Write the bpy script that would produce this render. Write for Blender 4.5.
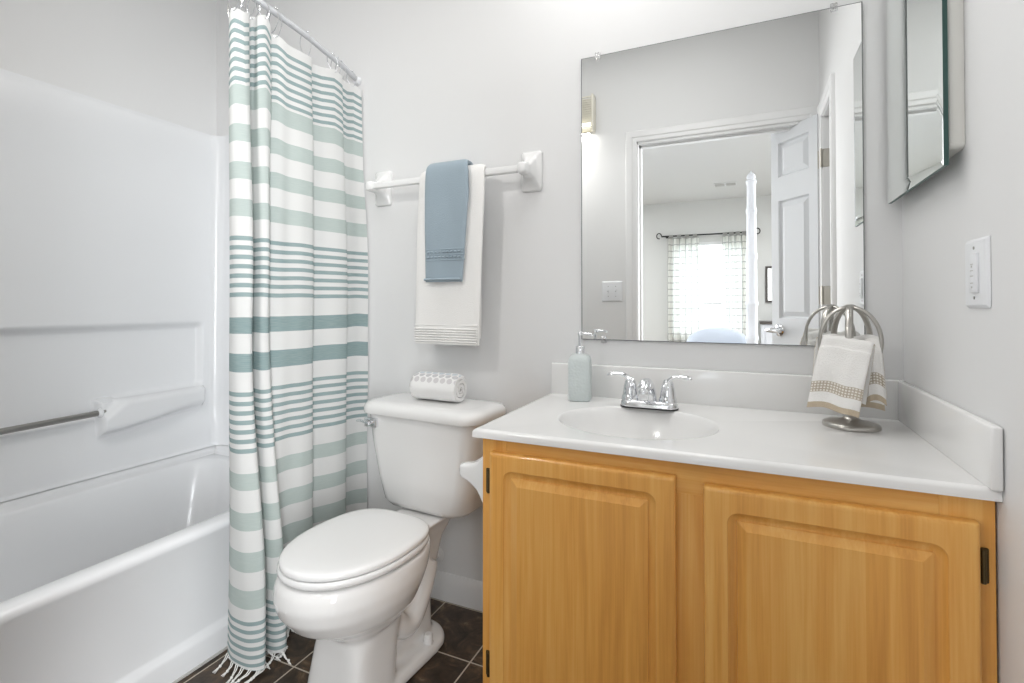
import bpy, bmesh, math, random
from mathutils import Vector, Matrix, noise
random.seed(7)
SC = bpy.context.scene
COL = SC.collection
for o in list(bpy.data.objects):
    bpy.data.objects.remove(o)
R = math.radians
PI = math.pi

# ------------------------------------------------------------------ camera
cd = bpy.data.cameras.new('camera'); cam = bpy.data.objects.new('camera', cd); COL.objects.link(cam)
cam.location = (0, -1.57, 1.0719)
cam.rotation_euler = (R(90.743), 0, R(24.43))
cd.sensor_width = 36; cd.lens = 509.04 / 1024 * 36
cd.shift_y = -(341.5 - 297.23) / 1024
cd.clip_start = 0.02; cd.clip_end = 500
SC.camera = cam
# ------------------------------------------------------------------ world, lights, exposure
SC.view_settings.view_transform = 'Standard'
SC.view_settings.look = 'None'
SC.view_settings.gamma = 1
SC.view_settings.use_curve_mapping = False
SC.view_settings.exposure = 0.55
w = bpy.data.worlds.new('sky'); SC.world = w; w.use_nodes = True
w.node_tree.nodes['Background'].inputs[0].default_value = (0.86, 0.93, 1.0, 1)
w.node_tree.nodes['Background'].inputs[1].default_value = 4.0

def area(name, loc, rot, sx, sy, energy, col=(1, 1, 1), spread=180):
    l = bpy.data.lights.new(name, 'AREA'); l.shape = 'RECTANGLE'; l.size = sx; l.size_y = sy
    l.energy = energy; l.color = col; l.spread = R(spread)
    o = bpy.data.objects.new(name, l); COL.objects.link(o); o.location = loc; o.rotation_euler = rot
    return o
area('overhead_fill', (-0.85, -0.80, 2.62), (0, 0, 0), 1.5, 0.7, 3.4, (1.0, 0.99, 0.975))  # unseen fill added under the ceiling to even out the bathroom
area('wall_lamp_light', (-1.08, -1.36, 2.10), (R(32), 0, 0), 0.14, 0.08, 2.7, (1.0, 0.98, 0.95))
area('vanity_fill', (-0.30, -0.30, 2.42), (R(-26), 0, R(-8)), 0.60, 0.30, 3.8, (1.0, 0.99, 0.975))  # added area light without a fixture, brightens counter and front wall
area('wall_lamp_glow', (-1.02, -1.455, 2.112), (R(-12), 0, 0), 0.34, 0.03, 0.8, (1.0, 0.97, 0.92))
area('bedroom_top_fill_left', (-2.56, -4.0, 2.56), (0, 0, 0), 1.1, 2.4, 46, (0.98, 0.985, 1.0))  # added to brighten the bedroom, kept out of the mirror's view
area('bedroom_top_fill_right', (1.25, -4.0, 2.56), (0, 0, 0), 1.3, 2.4, 46, (0.98, 0.985, 1.0))  # matching unseen bedroom fill, added on the right side
area('doorway_fill_right', (1.15, -2.65, 1.15), (R(90), 0, R(50)), 0.9, 1.8, 14.0, (0.955, 0.98, 1.0), 75)  # unseen fill added in the bedroom, aimed through the doorway at the tub
area('doorway_fill_left', (-1.95, -2.95, 1.10), (R(90), 0, R(-54)), 0.9, 1.8, 9.0, (0.98, 0.985, 1.0), 75)  # added fill with no real lamp behind it, aimed through the doorway at the vanity

# ------------------------------------------------------------------ materials
def mat(name, col=(.8, .8, .8), rough=.5, metal=0, spec=.5, coat=0, bump=0, bscale=200, emit=None, trans=0, ior=1.45, sheen=0):
    m = bpy.data.materials.new(name); m.use_nodes = True
    nt = m.node_tree; b = nt.nodes['Principled BSDF']
    b.inputs['Base Color'].default_value = (*col, 1)
    b.inputs['Roughness'].default_value = rough; b.inputs['Metallic'].default_value = metal
    b.inputs['Specular IOR Level'].default_value = spec
    b.inputs['Coat Weight'].default_value = coat; b.inputs['Coat Roughness'].default_value = .05
    b.inputs['Transmission Weight'].default_value = trans; b.inputs['IOR'].default_value = ior
    b.inputs['Sheen Weight'].default_value = sheen
    if emit:
        b.inputs['Emission Color'].default_value = (*emit[0], 1); b.inputs['Emission Strength'].default_value = emit[1]
    if bump:
        tc = nt.nodes.new('ShaderNodeTexCoord'); n = nt.nodes.new('ShaderNodeTexNoise'); bp = nt.nodes.new('ShaderNodeBump')
        n.inputs['Scale'].default_value = bscale; n.inputs['Detail'].default_value = 3
        bp.inputs['Strength'].default_value = bump; bp.inputs['Distance'].default_value = .002
        nt.links.new(tc.outputs['Object'], n.inputs['Vector']); nt.links.new(n.outputs['Fac'], bp.inputs['Height'])
        nt.links.new(bp.outputs['Normal'], b.inputs['Normal'])
    return m

def N(nt, t, **kw):
    n = nt.nodes.new(t)
    for k, v in kw.items(): setattr(n, k, v)
    return n
def MATH(nt, op, a, b=None, c=None):
    n = nt.nodes.new('ShaderNodeMath'); n.operation = op
    for i, x in enumerate((a, b, c)):
        if x is None: continue
        if isinstance(x, (int, float)): n.inputs[i].default_value = x
        else: nt.links.new(x, n.inputs[i])
    return n.outputs[0]
def MIX(nt, fac, a, b):
    n = nt.nodes.new('ShaderNodeMix'); n.data_type = 'RGBA'
    for i, x in ((0, fac), (6, a), (7, b)):
        if isinstance(x, (int, float)): n.inputs[i].default_value = x
        elif isinstance(x, tuple): n.inputs[i].default_value = (*x, 1)
        else: nt.links.new(x, n.inputs[i])
    return n.outputs[2]
def bump_from(nt, h, strength, dist):
    bp = nt.nodes.new('ShaderNodeBump'); bp.inputs['Strength'].default_value = strength; bp.inputs['Distance'].default_value = dist
    nt.links.new(h, bp.inputs['Height']); nt.links.new(bp.outputs[0], nt.nodes['Principled BSDF'].inputs['Normal'])

M_wall = mat('wall_paint', (.79, .79, .79), .55, bump=.05, bscale=120)
M_bedwall = mat('bedroom_paint', (.70, .705, .69), .6)
M_ceil = mat('ceiling_paint', (.80, .80, .79), .8)
M_trim = mat('trim_gloss_white', (.83, .83, .83), .3)
M_acrylic = mat('white_acrylic', (.855, .865, .88), .22, coat=.3)
M_china = mat('vitreous_china', (.83, .825, .815), .08, coat=.5)
M_seat = mat('toilet_seat_plastic', (.84, .84, .835), .18)
M_marble = mat('cultured_marble', (.855, .85, .84), .13, coat=.4)
M_ceramic = mat('white_ceramic', (.85, .85, .845), .12, coat=.3)
M_plastic = mat('white_plastic', (.82, .83, .85), .3)
M_rod = mat('grey_white_rod', (.62, .63, .65), .25)
M_cream = mat('cream_louver_metal', (.83, .80, .70), .4)
M_chrome = mat('chrome', (.82, .83, .85), .06, metal=1)
M_nickel = mat('brushed_nickel', (.50, .48, .45), .28, metal=1)
M_steel = mat('brushed_steel', (.36, .35, .33), .3, metal=1)
M_hinge = mat('satin_nickel_hinge', (.55, .52, .46), .35, metal=1)
M_brass = mat('dark_antique_brass', (.10, .075, .035), .4, metal=.8)
M_black = mat('black_metal', (.03, .03, .03), .4, metal=.5)
M_dark = mat('dark_gap', (.02, .02, .02), .8)
M_mirror = mat('mirror_silver', (.93, .94, .935), .0, metal=1)
M_medmirror = mat('bevelled_mirror', (.90, .93, .915), .0, metal=1)
M_glassedge = mat('green_glass_edge', (.045, .10, .09), .3, spec=.35)
M_edge = mat('mirror_edge', (.16, .17, .17), .35)
M_clear = mat('clear_plastic', (.95, .95, .95), .1, trans=.85)
M_cabwhite = mat('cabinet_white_metal', (.76, .75, .71), .4)
M_glass = mat('window_glass', (1, 1, 1), 0, trans=1, ior=1.0)
M_white_towel = mat('white_terry', (.88, .87, .85), .95, bump=.7, bscale=420, sheen=.3)
M_cream_towel = mat('ivory_terry', (.90, .885, .855), .95, bump=.7, bscale=420, sheen=.3)
M_blue_towel = mat('blue_grey_terry', (.325, .400, .455), .95, bump=.7, bscale=420, sheen=.25)
M_tan = mat('tan_border', (.47, .385, .28), .85, bump=.3, bscale=500)
M_cord = mat('white_cotton_cord', (.82, .81, .78), .9)
M_door = mat('door_white_paint', (.65, .665, .685), .35)
M_post = mat('bed_post_white', (.78, .80, .85), .35)
M_bedding = mat('pale_blue_bedding', (.60, .66, .76), .9)
M_bedfloor = mat('bedroom_carpet', (.42, .38, .33), .95)
M_dresser_top = mat('dark_dresser_top', (.10, .09, .085), .4)
M_yard = mat('pale_yard', (.42, .44, .42), .9)
M_bulb = mat('lamp_glow', (1, 1, 1), .5, emit=((1, .96, .88), 3))
M_caulk = mat('caulk', (.55, .54, .52), .6)

def wood(name, horiz=False):
    m = mat(name, rough=.36, coat=.12); nt = m.node_tree; b = nt.nodes['Principled BSDF']
    tc = N(nt, 'ShaderNodeTexCoord'); mp = N(nt, 'ShaderNodeMapping')
    nt.links.new(tc.outputs['Object'], mp.inputs['Vector'])
    mp.inputs['Scale'].default_value = (1.2, 26, 26) if horiz else (26, 26, 1.2)
    n1 = N(nt, 'ShaderNodeTexNoise'); n1.inputs['Scale'].default_value = 1.6; n1.inputs['Detail'].default_value = 6; n1.inputs['Distortion'].default_value = .5
    nt.links.new(mp.outputs[0], n1.inputs['Vector'])
    mp2 = N(nt, 'ShaderNodeMapping'); nt.links.new(tc.outputs['Object'], mp2.inputs['Vector'])
    mp2.inputs['Scale'].default_value = (6, 300, 300) if horiz else (300, 300, 6)
    n2 = N(nt, 'ShaderNodeTexNoise'); n2.inputs['Scale'].default_value = 1; n2.inputs['Detail'].default_value = 2
    nt.links.new(mp2.outputs[0], n2.inputs['Vector'])
    # glued-up boards of slightly different tone
    sx = N(nt, 'ShaderNodeSeparateXYZ'); nt.links.new(tc.outputs['Object'], sx.inputs[0])
    q = MATH(nt, 'FLOOR', MATH(nt, 'MULTIPLY', sx.outputs[2 if horiz else 0], 14.0))
    wn = N(nt, 'ShaderNodeTexWhiteNoise', noise_dimensions='1D'); nt.links.new(q, wn.inputs['W'])
    f = MATH(nt, 'ADD', MATH(nt, 'MULTIPLY', n1.outputs['Fac'], .9), MATH(nt, 'MULTIPLY', wn.outputs[0], .16))
    f = MATH(nt, 'ADD', f, MATH(nt, 'MULTIPLY', n2.outputs['Fac'], .30))
    cr = N(nt, 'ShaderNodeValToRGB'); nt.links.new(f, cr.inputs['Fac'])
    e = cr.color_ramp.elements
    e[0].position = .36; e[0].color = (.63, .278, .056, 1)
    e[1].position = .95; e[1].color = (.88, .52, .16, 1)
    x = e.new(.64); x.color = (.79, .385, .088, 1)
    nt.links.new(cr.outputs[0], b.inputs['Base Color'])
    bump_from(nt, n2.outputs['Fac'], .06, .001)
    return m
M_wood = wood('honey_maple'); M_woodh = wood('honey_maple_rail', True)

def tile():
    m = mat('slate_tile', rough=.42); nt = m.node_tree; b = nt.nodes['Principled BSDF']
    tc = N(nt, 'ShaderNodeTexCoord'); s = N(nt, 'ShaderNodeSeparateXYZ'); nt.links.new(tc.outputs['Object'], s.inputs[0])
    P = .2285
    ux = MATH(nt, 'DIVIDE', MATH(nt, 'ADD', s.outputs[0], .738 + 10 * P), P)
    uy = MATH(nt, 'DIVIDE', MATH(nt, 'ADD', s.outputs[1], .243 + 40 * P), P)
    fx = MATH(nt, 'ABSOLUTE', MATH(nt, 'SUBTRACT', MATH(nt, 'FRACT', ux), .5))
    fy = MATH(nt, 'ABSOLUTE', MATH(nt, 'SUBTRACT', MATH(nt, 'FRACT', uy), .5))
    g = MATH(nt, 'GREATER_THAN', MATH(nt, 'MAXIMUM', fx, fy), .5 - .0022 / P)
    cid = N(nt, 'ShaderNodeCombineXYZ'); nt.links.new(MATH(nt, 'FLOOR', ux), cid.inputs[0]); nt.links.new(MATH(nt, 'FLOOR', uy), cid.inputs[1])
    wn = N(nt, 'ShaderNodeTexWhiteNoise', noise_dimensions='3D'); nt.links.new(cid.outputs[0], wn.inputs['Vector'])
    off = N(nt, 'ShaderNodeVectorMath', operation='SCALE'); nt.links.new(wn.outputs['Color'], off.inputs[0]); off.inputs['Scale'].default_value = 7
    ad = N(nt, 'ShaderNodeVectorMath', operation='ADD'); nt.links.new(tc.outputs['Object'], ad.inputs[0]); nt.links.new(off.outputs[0], ad.inputs[1])
    n1 = N(nt, 'ShaderNodeTexNoise'); n1.inputs['Scale'].default_value = 14; n1.inputs['Detail'].default_value = 9; n1.inputs['Roughness'].default_value = .68
    n1.inputs['Distortion'].default_value = 1.0
    nt.links.new(ad.outputs[0], n1.inputs['Vector'])
    cr = N(nt, 'ShaderNodeValToRGB'); nt.links.new(n1.outputs['Fac'], cr.inputs['Fac'])
    e = cr.color_ramp.elements
    e[0].position = .33; e[0].color = (.022, .014, .009, 1); e[1].position = .70; e[1].color = (.24, .175, .115, 1)
    x = e.new(.5); x.color = (.058, .039, .025, 1)
    x = e.new(.58); x.color = (.105, .064, .036, 1)
    nt.links.new(MIX(nt, g, cr.outputs[0], (.52, .46, .38)), b.inputs['Base Color'])
    nt.links.new(MATH(nt, 'ADD', MATH(nt, 'MULTIPLY', g, .4), .38), b.inputs['Roughness'])
    bump_from(nt, MATH(nt, 'SUBTRACT', n1.outputs['Fac'], MATH(nt, 'MULTIPLY', g, .8)), .35, .003)
    return m
M_tile = tile()

def stripes_mat():
    m = bpy.data.materials.new('striped_cotton'); m.use_nodes = True; nt = m.node_tree
    b = nt.nodes['Principled BSDF']; b.inputs['Roughness'].default_value = .9; b.inputs['Specular IOR Level'].default_value = .15
    uv = N(nt, 'ShaderNodeUVMap'); s = N(nt, 'ShaderNodeSeparateXYZ'); nt.links.new(uv.outputs[0], s.inputs[0]); v = s.outputs[1]
    def band(lo, hi): return MATH(nt, 'COMPARE', v, (lo + hi) / 2, (hi - lo) / 2)
    def add(lst):
        r = lst[0]
        for x in lst[1:]: r = MATH(nt, 'ADD', r, x)
        return r
    def thin(hi, lo, n=7):
        p = (hi - lo) / (n - .5)
        f = MATH(nt, 'FRACT', MATH(nt, 'DIVIDE', MATH(nt, 'SUBTRACT', hi, v), p))
        return MATH(nt, 'MULTIPLY', MATH(nt, 'LESS_THAN', f, .47), band(lo - .001, hi))
    th = add([thin(1.906, 1.726), thin(1.271, 1.091), thin(.814, .638), thin(.178, .03)])
    dk = add([band(.984, 1.032), band(.872, .926)])
    pl = add([band(*x) for x in [(1.659, 1.717), (1.55, 1.602), (1.439, 1.49), (1.329, 1.38), (.535, .582), (.423, .473), (.311, .365), (.212, .262)]])
    # woven tone variation
    wv = N(nt, 'ShaderNodeTexNoise'); wv.inputs['Scale'].default_value = 1; wv.inputs['Detail'].default_value = 2
    mp = N(nt, 'ShaderNodeMapping'); mp.inputs['Scale'].default_value = (30, 420, 1); nt.links.new(uv.outputs[0], mp.inputs[0]); nt.links.new(mp.outputs[0], wv.inputs['Vector'])
    c = MIX(nt, pl, (.80, .80, .79), (.50, .575, .55))
    c = MIX(nt, th, c, (.295, .395, .40))
    c = MIX(nt, dk, c, (.265, .365, .37))
    c = MIX(nt, MATH(nt, 'MULTIPLY', MATH(nt, 'SUBTRACT', wv.outputs[0], .3), .35), c, (.85, .85, .83))
    nt.links.new(c, b.inputs['Base Color'])
    tr = N(nt, 'ShaderNodeBsdfTranslucent'); nt.links.new(c, tr.inputs[0])
    mx = N(nt, 'ShaderNodeMixShader'); mx.inputs[0].default_value = .22
    nt.links.new(b.outputs[0], mx.inputs[1]); nt.links.new(tr.outputs[0], mx.inputs[2])
    nt.links.new(mx.outputs[0], nt.nodes['Material Output'].inputs[0])
    return m
M_stripe = stripes_mat()

def checked_sheer():
    m = bpy.data.materials.new('checked_sheer'); m.use_nodes = True; nt = m.node_tree
    b = nt.nodes['Principled BSDF']; b.inputs['Roughness'].default_value = .9
    uv = N(nt, 'ShaderNodeUVMap'); s = N(nt, 'ShaderNodeSeparateXYZ'); nt.links.new(uv.outputs[0], s.inputs[0])
    a = MATH(nt, 'LESS_THAN', MATH(nt, 'FRACT', MATH(nt, 'DIVIDE', s.outputs[1], .095)), .14)
    c_ = MATH(nt, 'LESS_THAN', MATH(nt, 'FRACT', MATH(nt, 'DIVIDE', s.outputs[0], .11)), .13)
    c = MIX(nt, MATH(nt, 'MAXIMUM', a, c_), (.87, .87, .83), (.50, .50, .485))
    nt.links.new(c, b.inputs['Base Color'])
    tr = N(nt, 'ShaderNodeBsdfTranslucent'); nt.links.new(c, tr.inputs[0])
    mx = N(nt, 'ShaderNodeMixShader'); mx.inputs[0].default_value = .5
    nt.links.new(b.outputs[0], mx.inputs[1]); nt.links.new(tr.outputs[0], mx.inputs[2])
    nt.links.new(mx.outputs[0], nt.nodes['Material Output'].inputs[0])
    return m
M_sheer = checked_sheer()

def ring_towel_mat():
    """ivory terry, a woven tan check band and a tan hem, by distance from the hem (UV v in metres)"""
    m = mat('ivory_terry_with_check_band', rough=.95, sheen=.3); nt = m.node_tree; b = nt.nodes['Principled BSDF']
    uv = N(nt, 'ShaderNodeUVMap'); s = N(nt, 'ShaderNodeSeparateXYZ'); nt.links.new(uv.outputs[0], s.inputs[0]); u, v = s.outputs[0], s.outputs[1]
    hem = MATH(nt, 'LESS_THAN', v, .013)
    bandm = MATH(nt, 'COMPARE', v, .049, .0125)
    P = .0062
    fu = MATH(nt, 'LESS_THAN', MATH(nt, 'ABSOLUTE', MATH(nt, 'SUBTRACT', MATH(nt, 'FRACT', MATH(nt, 'DIVIDE', u, P)), .5)), .30)
    fv = MATH(nt, 'LESS_THAN', MATH(nt, 'ABSOLUTE', MATH(nt, 'SUBTRACT', MATH(nt, 'FRACT', MATH(nt, 'DIVIDE', MATH(nt, 'SUBTRACT', v, .0365), .00625)), .5)), .28)
    dots = MATH(nt, 'MULTIPLY', fu, fv)
    c = MIX(nt, dots, (.50, .43, .34), (.84, .81, .76))
    c = MIX(nt, bandm, (.90, .885, .86), c)
    c = MIX(nt, hem, c, (.56, .465, .345))
    nt.links.new(c, b.inputs['Base Color'])
    tc = N(nt, 'ShaderNodeTexCoord'); n = N(nt, 'ShaderNodeTexNoise'); n.inputs['Scale'].default_value = 420; nt.links.new(tc.outputs['Object'], n.inputs[0])
    bump_from(nt, n.outputs[0], .6, .003)
    return m
M_ringtowel = ring_towel_mat()

def rolled_mat():
    m = mat('white_terry_with_grey_dots', rough=.95, sheen=.3); nt = m.node_tree; b = nt.nodes['Principled BSDF']
    uv = N(nt, 'ShaderNodeUVMap'); s = N(nt, 'ShaderNodeSeparateXYZ'); nt.links.new(uv.outputs[0], s.inputs[0]); u, v = s.outputs[0], s.outputs[1]
    P = .026
    row = MATH(nt, 'FLOOR', MATH(nt, 'DIVIDE', v, .0195))
    du = MATH(nt, 'SUBTRACT', MATH(nt, 'FRACT', MATH(nt, 'ADD', MATH(nt, 'DIVIDE', u, P), MATH(nt, 'MULTIPLY', row, .5))), .5)
    dv = MATH(nt, 'SUBTRACT', MATH(nt, 'FRACT', MATH(nt, 'DIVIDE', v, .0195)), .5)
    d2 = MATH(nt, 'ADD', MATH(nt, 'MULTIPLY', MATH(nt, 'MULTIPLY', du, du), 1.6), MATH(nt, 'MULTIPLY', dv, dv))
    dot = MATH(nt, 'LESS_THAN', d2, .245)
    inb = MATH(nt, 'COMPARE', v, .039, .039)
    shade = MATH(nt, 'FRACT', MATH(nt, 'MULTIPLY', row, .37))
    col = MIX(nt, MATH(nt, 'GREATER_THAN', row, 2.5), (.56, .555, .57), (.66, .64, .645))
    col = MIX(nt, MATH(nt, 'LESS_THAN', row, 1.5), col, (.60, .655, .70))
    c = MIX(nt, MATH(nt, 'MULTIPLY', dot, inb), (.88, .875, .865), col)
    nt.links.new(c, b.inputs['Base Color'])
    tc = N(nt, 'ShaderNodeTexCoord'); n = N(nt, 'ShaderNodeTexNoise'); n.inputs['Scale'].default_value = 350; nt.links.new(tc.outputs['Object'], n.inputs[0])
    bump_from(nt, n.outputs[0], .8, .004)
    return m
M_rolled = rolled_mat()

def bottle_mat():
    m = mat('frosted_aqua_glass', (.83, .89, .885), .3, trans=.4, ior=1.35); nt = m.node_tree
    tc = N(nt, 'ShaderNodeTexCoord'); n = N(nt, 'ShaderNodeTexVoronoi'); n.inputs['Scale'].default_value = 130
    nt.links.new(tc.outputs['Object'], n.inputs[0]); bump_from(nt, n.outputs['Distance'], .35, .003)
    return m
M_bottle = bottle_mat()

# ------------------------------------------------------------------ helpers
XF = {}
def thing(name, label, cat, loc=(0, 0, 0), rz=0, group=None):
    o = bpy.data.objects.new(name, None); COL.objects.link(o); o.empty_display_size = .05
    o.location = loc; o.rotation_euler = (0, 0, rz)
    XF[o.name] = Matrix.Translation(Vector(loc)) @ Matrix.Rotation(rz, 4, 'Z')
    o['label'] = label; o['category'] = cat
    if group: o['group'] = group
    return o
def obj(name, bm, m, parent=None, smooth=40, local=False, loc=None, label=None):
    """links one bmesh (world coordinates unless local) as one object"""
    if loc is not None: bmesh.ops.translate(bm, vec=-Vector(loc), verts=bm.verts)
    if parent is not None:
        if not local: bm.transform(XF[parent.name].inverted())
    bmesh.ops.recalc_face_normals(bm, faces=bm.faces)
    me = bpy.data.meshes.new(name); bm.to_mesh(me); bm.free()
    for x in (m if isinstance(m, (list, tuple)) else [m]): me.materials.append(x)
    for p in me.polygons: p.use_smooth = True
    me.set_sharp_from_angle(angle=R(smooth))
    o = bpy.data.objects.new(name, me); COL.objects.link(o)
    if loc is not None: o.location = loc
    if parent is not None:
        o.parent = parent
        XF[o.name] = XF[parent.name]
    else:
        XF[o.name] = Matrix.Translation(Vector(loc or (0, 0, 0)))
    if label: o['label'] = label
    return o
def tag(o, label, cat, group=None):
    o['label'] = label; o['category'] = cat
    if group: o['group'] = group
    return o
def struct(o, label=None):
    o['kind'] = 'structure'
    if label: o['label'] = label
    return o
def B(): return bmesh.new()
def box(bm, x0, x1, y0, y1, z0, z1, bev=0, seg=2, mi=0):
    r = bmesh.ops.create_cube(bm, size=1)
    vs = r['verts']
    bmesh.ops.scale(bm, vec=(x1 - x0, y1 - y0, z1 - z0), verts=vs)
    bmesh.ops.translate(bm, vec=((x0 + x1) / 2, (y0 + y1) / 2, (z0 + z1) / 2), verts=vs)
    fs = {f for v in vs for f in v.link_faces}
    for f in fs: f.material_index = mi
    if bev:
        es = list({e for v in vs for e in v.link_edges})
        bmesh.ops.bevel(bm, geom=es, offset=bev, segments=seg, affect='EDGES', profile=.5)
    return bm
def loft(bm, rings, cap0=True, cap1=True, closed=True, uvs=None, mi=0):
    V = [[bm.verts.new(p) for p in r] for r in rings]
    n = len(rings[0]); fs = []
    uvl = bm.loops.layers.uv.verify() if uvs else None
    for i in range(len(V) - 1):
        for j in range(n if closed else n - 1):
            k = (j + 1) % n
            try: f = bm.faces.new((V[i][j], V[i][k], V[i + 1][k], V[i + 1][j]))
            except ValueError: continue
            f.material_index = mi
            if uvs:
                for l, (a, c) in zip(f.loops, ((i, j), (i, j + 1), (i + 1, j + 1), (i + 1, j))):
                    l[uvl].uv = uvs(a, c)
    if closed and cap0:
        f = bm.faces.new(V[0][::-1]); f.material_index = mi
    if closed and cap1:
        f = bm.faces.new(V[-1]); f.material_index = mi
    return V
def frame_of(d):
    d = Vector(d).normalized(); a = Vector((0, 0, 1)) if abs(d.z) < .9 else Vector((1, 0, 0))
    x = d.cross(a).normalized(); y = d.cross(x).normalized()
    return x, y
def tube(bm, pts, rad, n=10, cap=True, flat=1.0, closed=False, up=None):
    pts = [Vector(p) for p in pts]; m = len(pts)
    rad = [rad] * m if isinstance(rad, (int, float)) else rad
    rings = []; px = None
    for i, p in enumerate(pts):
        if closed: d = pts[(i + 1) % m] - pts[i - 1]
        else: d = pts[min(i + 1, m - 1)] - pts[max(i - 1, 0)]
        d.normalize()
        if px is None:
            px = (Vector(up) - d * d.dot(Vector(up))).normalized() if up else frame_of(d)[0]
        else: px = (px - d * px.dot(d)).normalized()
        py = d.cross(px)
        rings.append([p + (px * math.cos(2 * PI * k / n) + py * flat * math.sin(2 * PI * k / n)) * rad[i] for k in range(n)])
    if closed:
        rings.append(rings[0]); V = [[bm.verts.new(p) for p in r] for r in rings[:-1]]
        for i in range(m):
            a, b2 = V[i], V[(i + 1) % m]
            for j in range(n): bm.faces.new((a[j], a[(j + 1) % n], b2[(j + 1) % n], b2[j]))
    else: loft(bm, rings, cap, cap)
    return bm
def lathe(bm, prof, org=(0, 0, 0), axis=(0, 0, 1), n=24, cap=True):
    ax = Vector(axis).normalized()
    if ax.z > .99: x, y = Vector((1, 0, 0)), Vector((0, 1, 0))
    else: x, y = frame_of(ax)
    o = Vector(org)
    rings = [[o + ax * h + (x * math.cos(2 * PI * k / n) + y * math.sin(2 * PI * k / n)) * max(r, 1e-5) for k in range(n)] for r, h in prof]
    loft(bm, rings, cap, cap); return bm
def cat(P, k=8):
    """Catmull-Rom through P"""
    P = [Vector(p) for p in P]; Q = [P[0] * 2 - P[1]] + P + [P[-1] * 2 - P[-2]]; out = []
    for i in range(1, len(Q) - 2):
        a, b, c, d = Q[i - 1:i + 3]
        for s in range(k):
            t = s / k
            out.append(.5 * ((2 * b) + (c - a) * t + (2 * a - 5 * b + 4 * c - d) * t * t + (3 * b - a - 3 * c + d) * t ** 3))
    out.append(P[-1]); return out
def rrect(x0, x1, y0, y1, r, n=6):
    r = min(r, (x1 - x0) / 2 - 1e-5, (y1 - y0) / 2 - 1e-5); out = []
    for cx, cy, a0 in ((x1 - r, y1 - r, 0), (x0 + r, y1 - r, 90), (x0 + r, y0 + r, 180), (x1 - r, y0 + r, 270)):
        for i in range(n + 1):
            a = R(a0 + 90 * i / n); out.append((cx + r * math.cos(a), cy + r * math.sin(a)))
    return out
def sstep(a, b, x):
    t = max(0, min(1, (x - a) / (b - a))); return t * t * (3 - 2 * t)
def interp(x, xs, ys):
    if x <= xs[0]: return ys[0]
    for i in range(len(xs) - 1):
        if x <= xs[i + 1]:
            t = (x - xs[i]) / (xs[i + 1] - xs[i]); return ys[i] * (1 - t) + ys[i + 1] * t
    return ys[-1]

# ------------------------------------------------------------------ the room
XL, XR, YF, H = -2.217, .365, -1.49, 2.65          # left wall, right wall, front (door) wall, ceiling
TW = .115
FZ = .016                                           # top of the tiled floor
bm = B(); box(bm, XL - TW, XR + TW, YF - TW, .0, -.05, FZ); struct(obj('floor', bm, M_tile))
bm = B(); box(bm, XL - TW, XR + TW, 0, TW, -.05, H + .05); struct(obj('wall_back', bm, M_wall))
bm = B(); box(bm, XL - TW, XL, YF, 0, -.05, H + .05); struct(obj('wall_left', bm, M_wall))
CY0, CY1, CZ = -1.374, -1.072, 2.005                # linen closet opening in the right wall
bm = B()
box(bm, XR, XR + TW, CY1, 0, -.05, H + .05); box(bm, XR, XR + TW, YF, CY0, -.05, H + .05); box(bm, XR, XR + TW, CY0, CY1, CZ, H + .05)
struct(obj('wall_right', bm, M_wall))
DX0, DX1, DZ = -.569, .300, 2.018                   # bathroom doorway in the front wall
bm = B()
box(bm, XL - TW, DX0, YF - TW, YF, -.05, H + .05); box(bm, DX1, XR + TW, YF - TW, YF, -.05, H + .05); box(bm, DX0, DX1, YF - TW, YF, DZ + .010, H + .05)
struct(obj('wall_front', bm, M_wall))
bm = B(); box(bm, XL - TW, XR + TW, YF - TW, TW, H, H + .05); struct(obj('ceiling', bm, M_ceil))
# closet shell
bm = B()
box(bm, XR + TW + .45, XR + TW + .5, -1.49, -.95, 0, 2.3); box(bm, XR + TW, XR + TW + .5, -1.49, -1.44, 0, 2.3)
box(bm, XR + TW, XR + TW + .5, -1.0, -.95, 0, 2.3); box(bm, XR + TW, XR + TW + .5, -1.49, -.95, 2.25, 2.3); box(bm, XR + TW, XR + TW + .5, -1.49, -.95, -.05, 0)
struct(obj('wall_closet', bm, M_wall))

def skirting(name, pts, h=.092, t=.012):
    """pts: run along the wall, the board stands to the left of travel"""
    bm = B(); prof = [(0, 0), (t, 0), (t, h - .03), (t - .003, h - .018), (t - .006, h - .008), (.003, h), (0, h)]
    rings = []
    a, b = Vector(pts[0]), Vector(pts[1]); d = (b - a).normalized(); nrm = Vector((-d.y, d.x, 0))
    for p in (a, b): rings.append([p + nrm * x + Vector((0, 0, max(z, FZ + .001))) for x, z in prof])
    loft(bm, rings); struct(obj(name, bm, M_trim, smooth=25))
skirting('baseboard_back', ((-.556, 0, 0), (-1.44, 0, 0)), .112)
skirting('baseboard_right', ((.365, -1.0, 0), (.365, -.58, 0)), .112)
skirting('baseboard_front', ((-1.44, YF, 0), (-.64, YF, 0)), .112)

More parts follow.
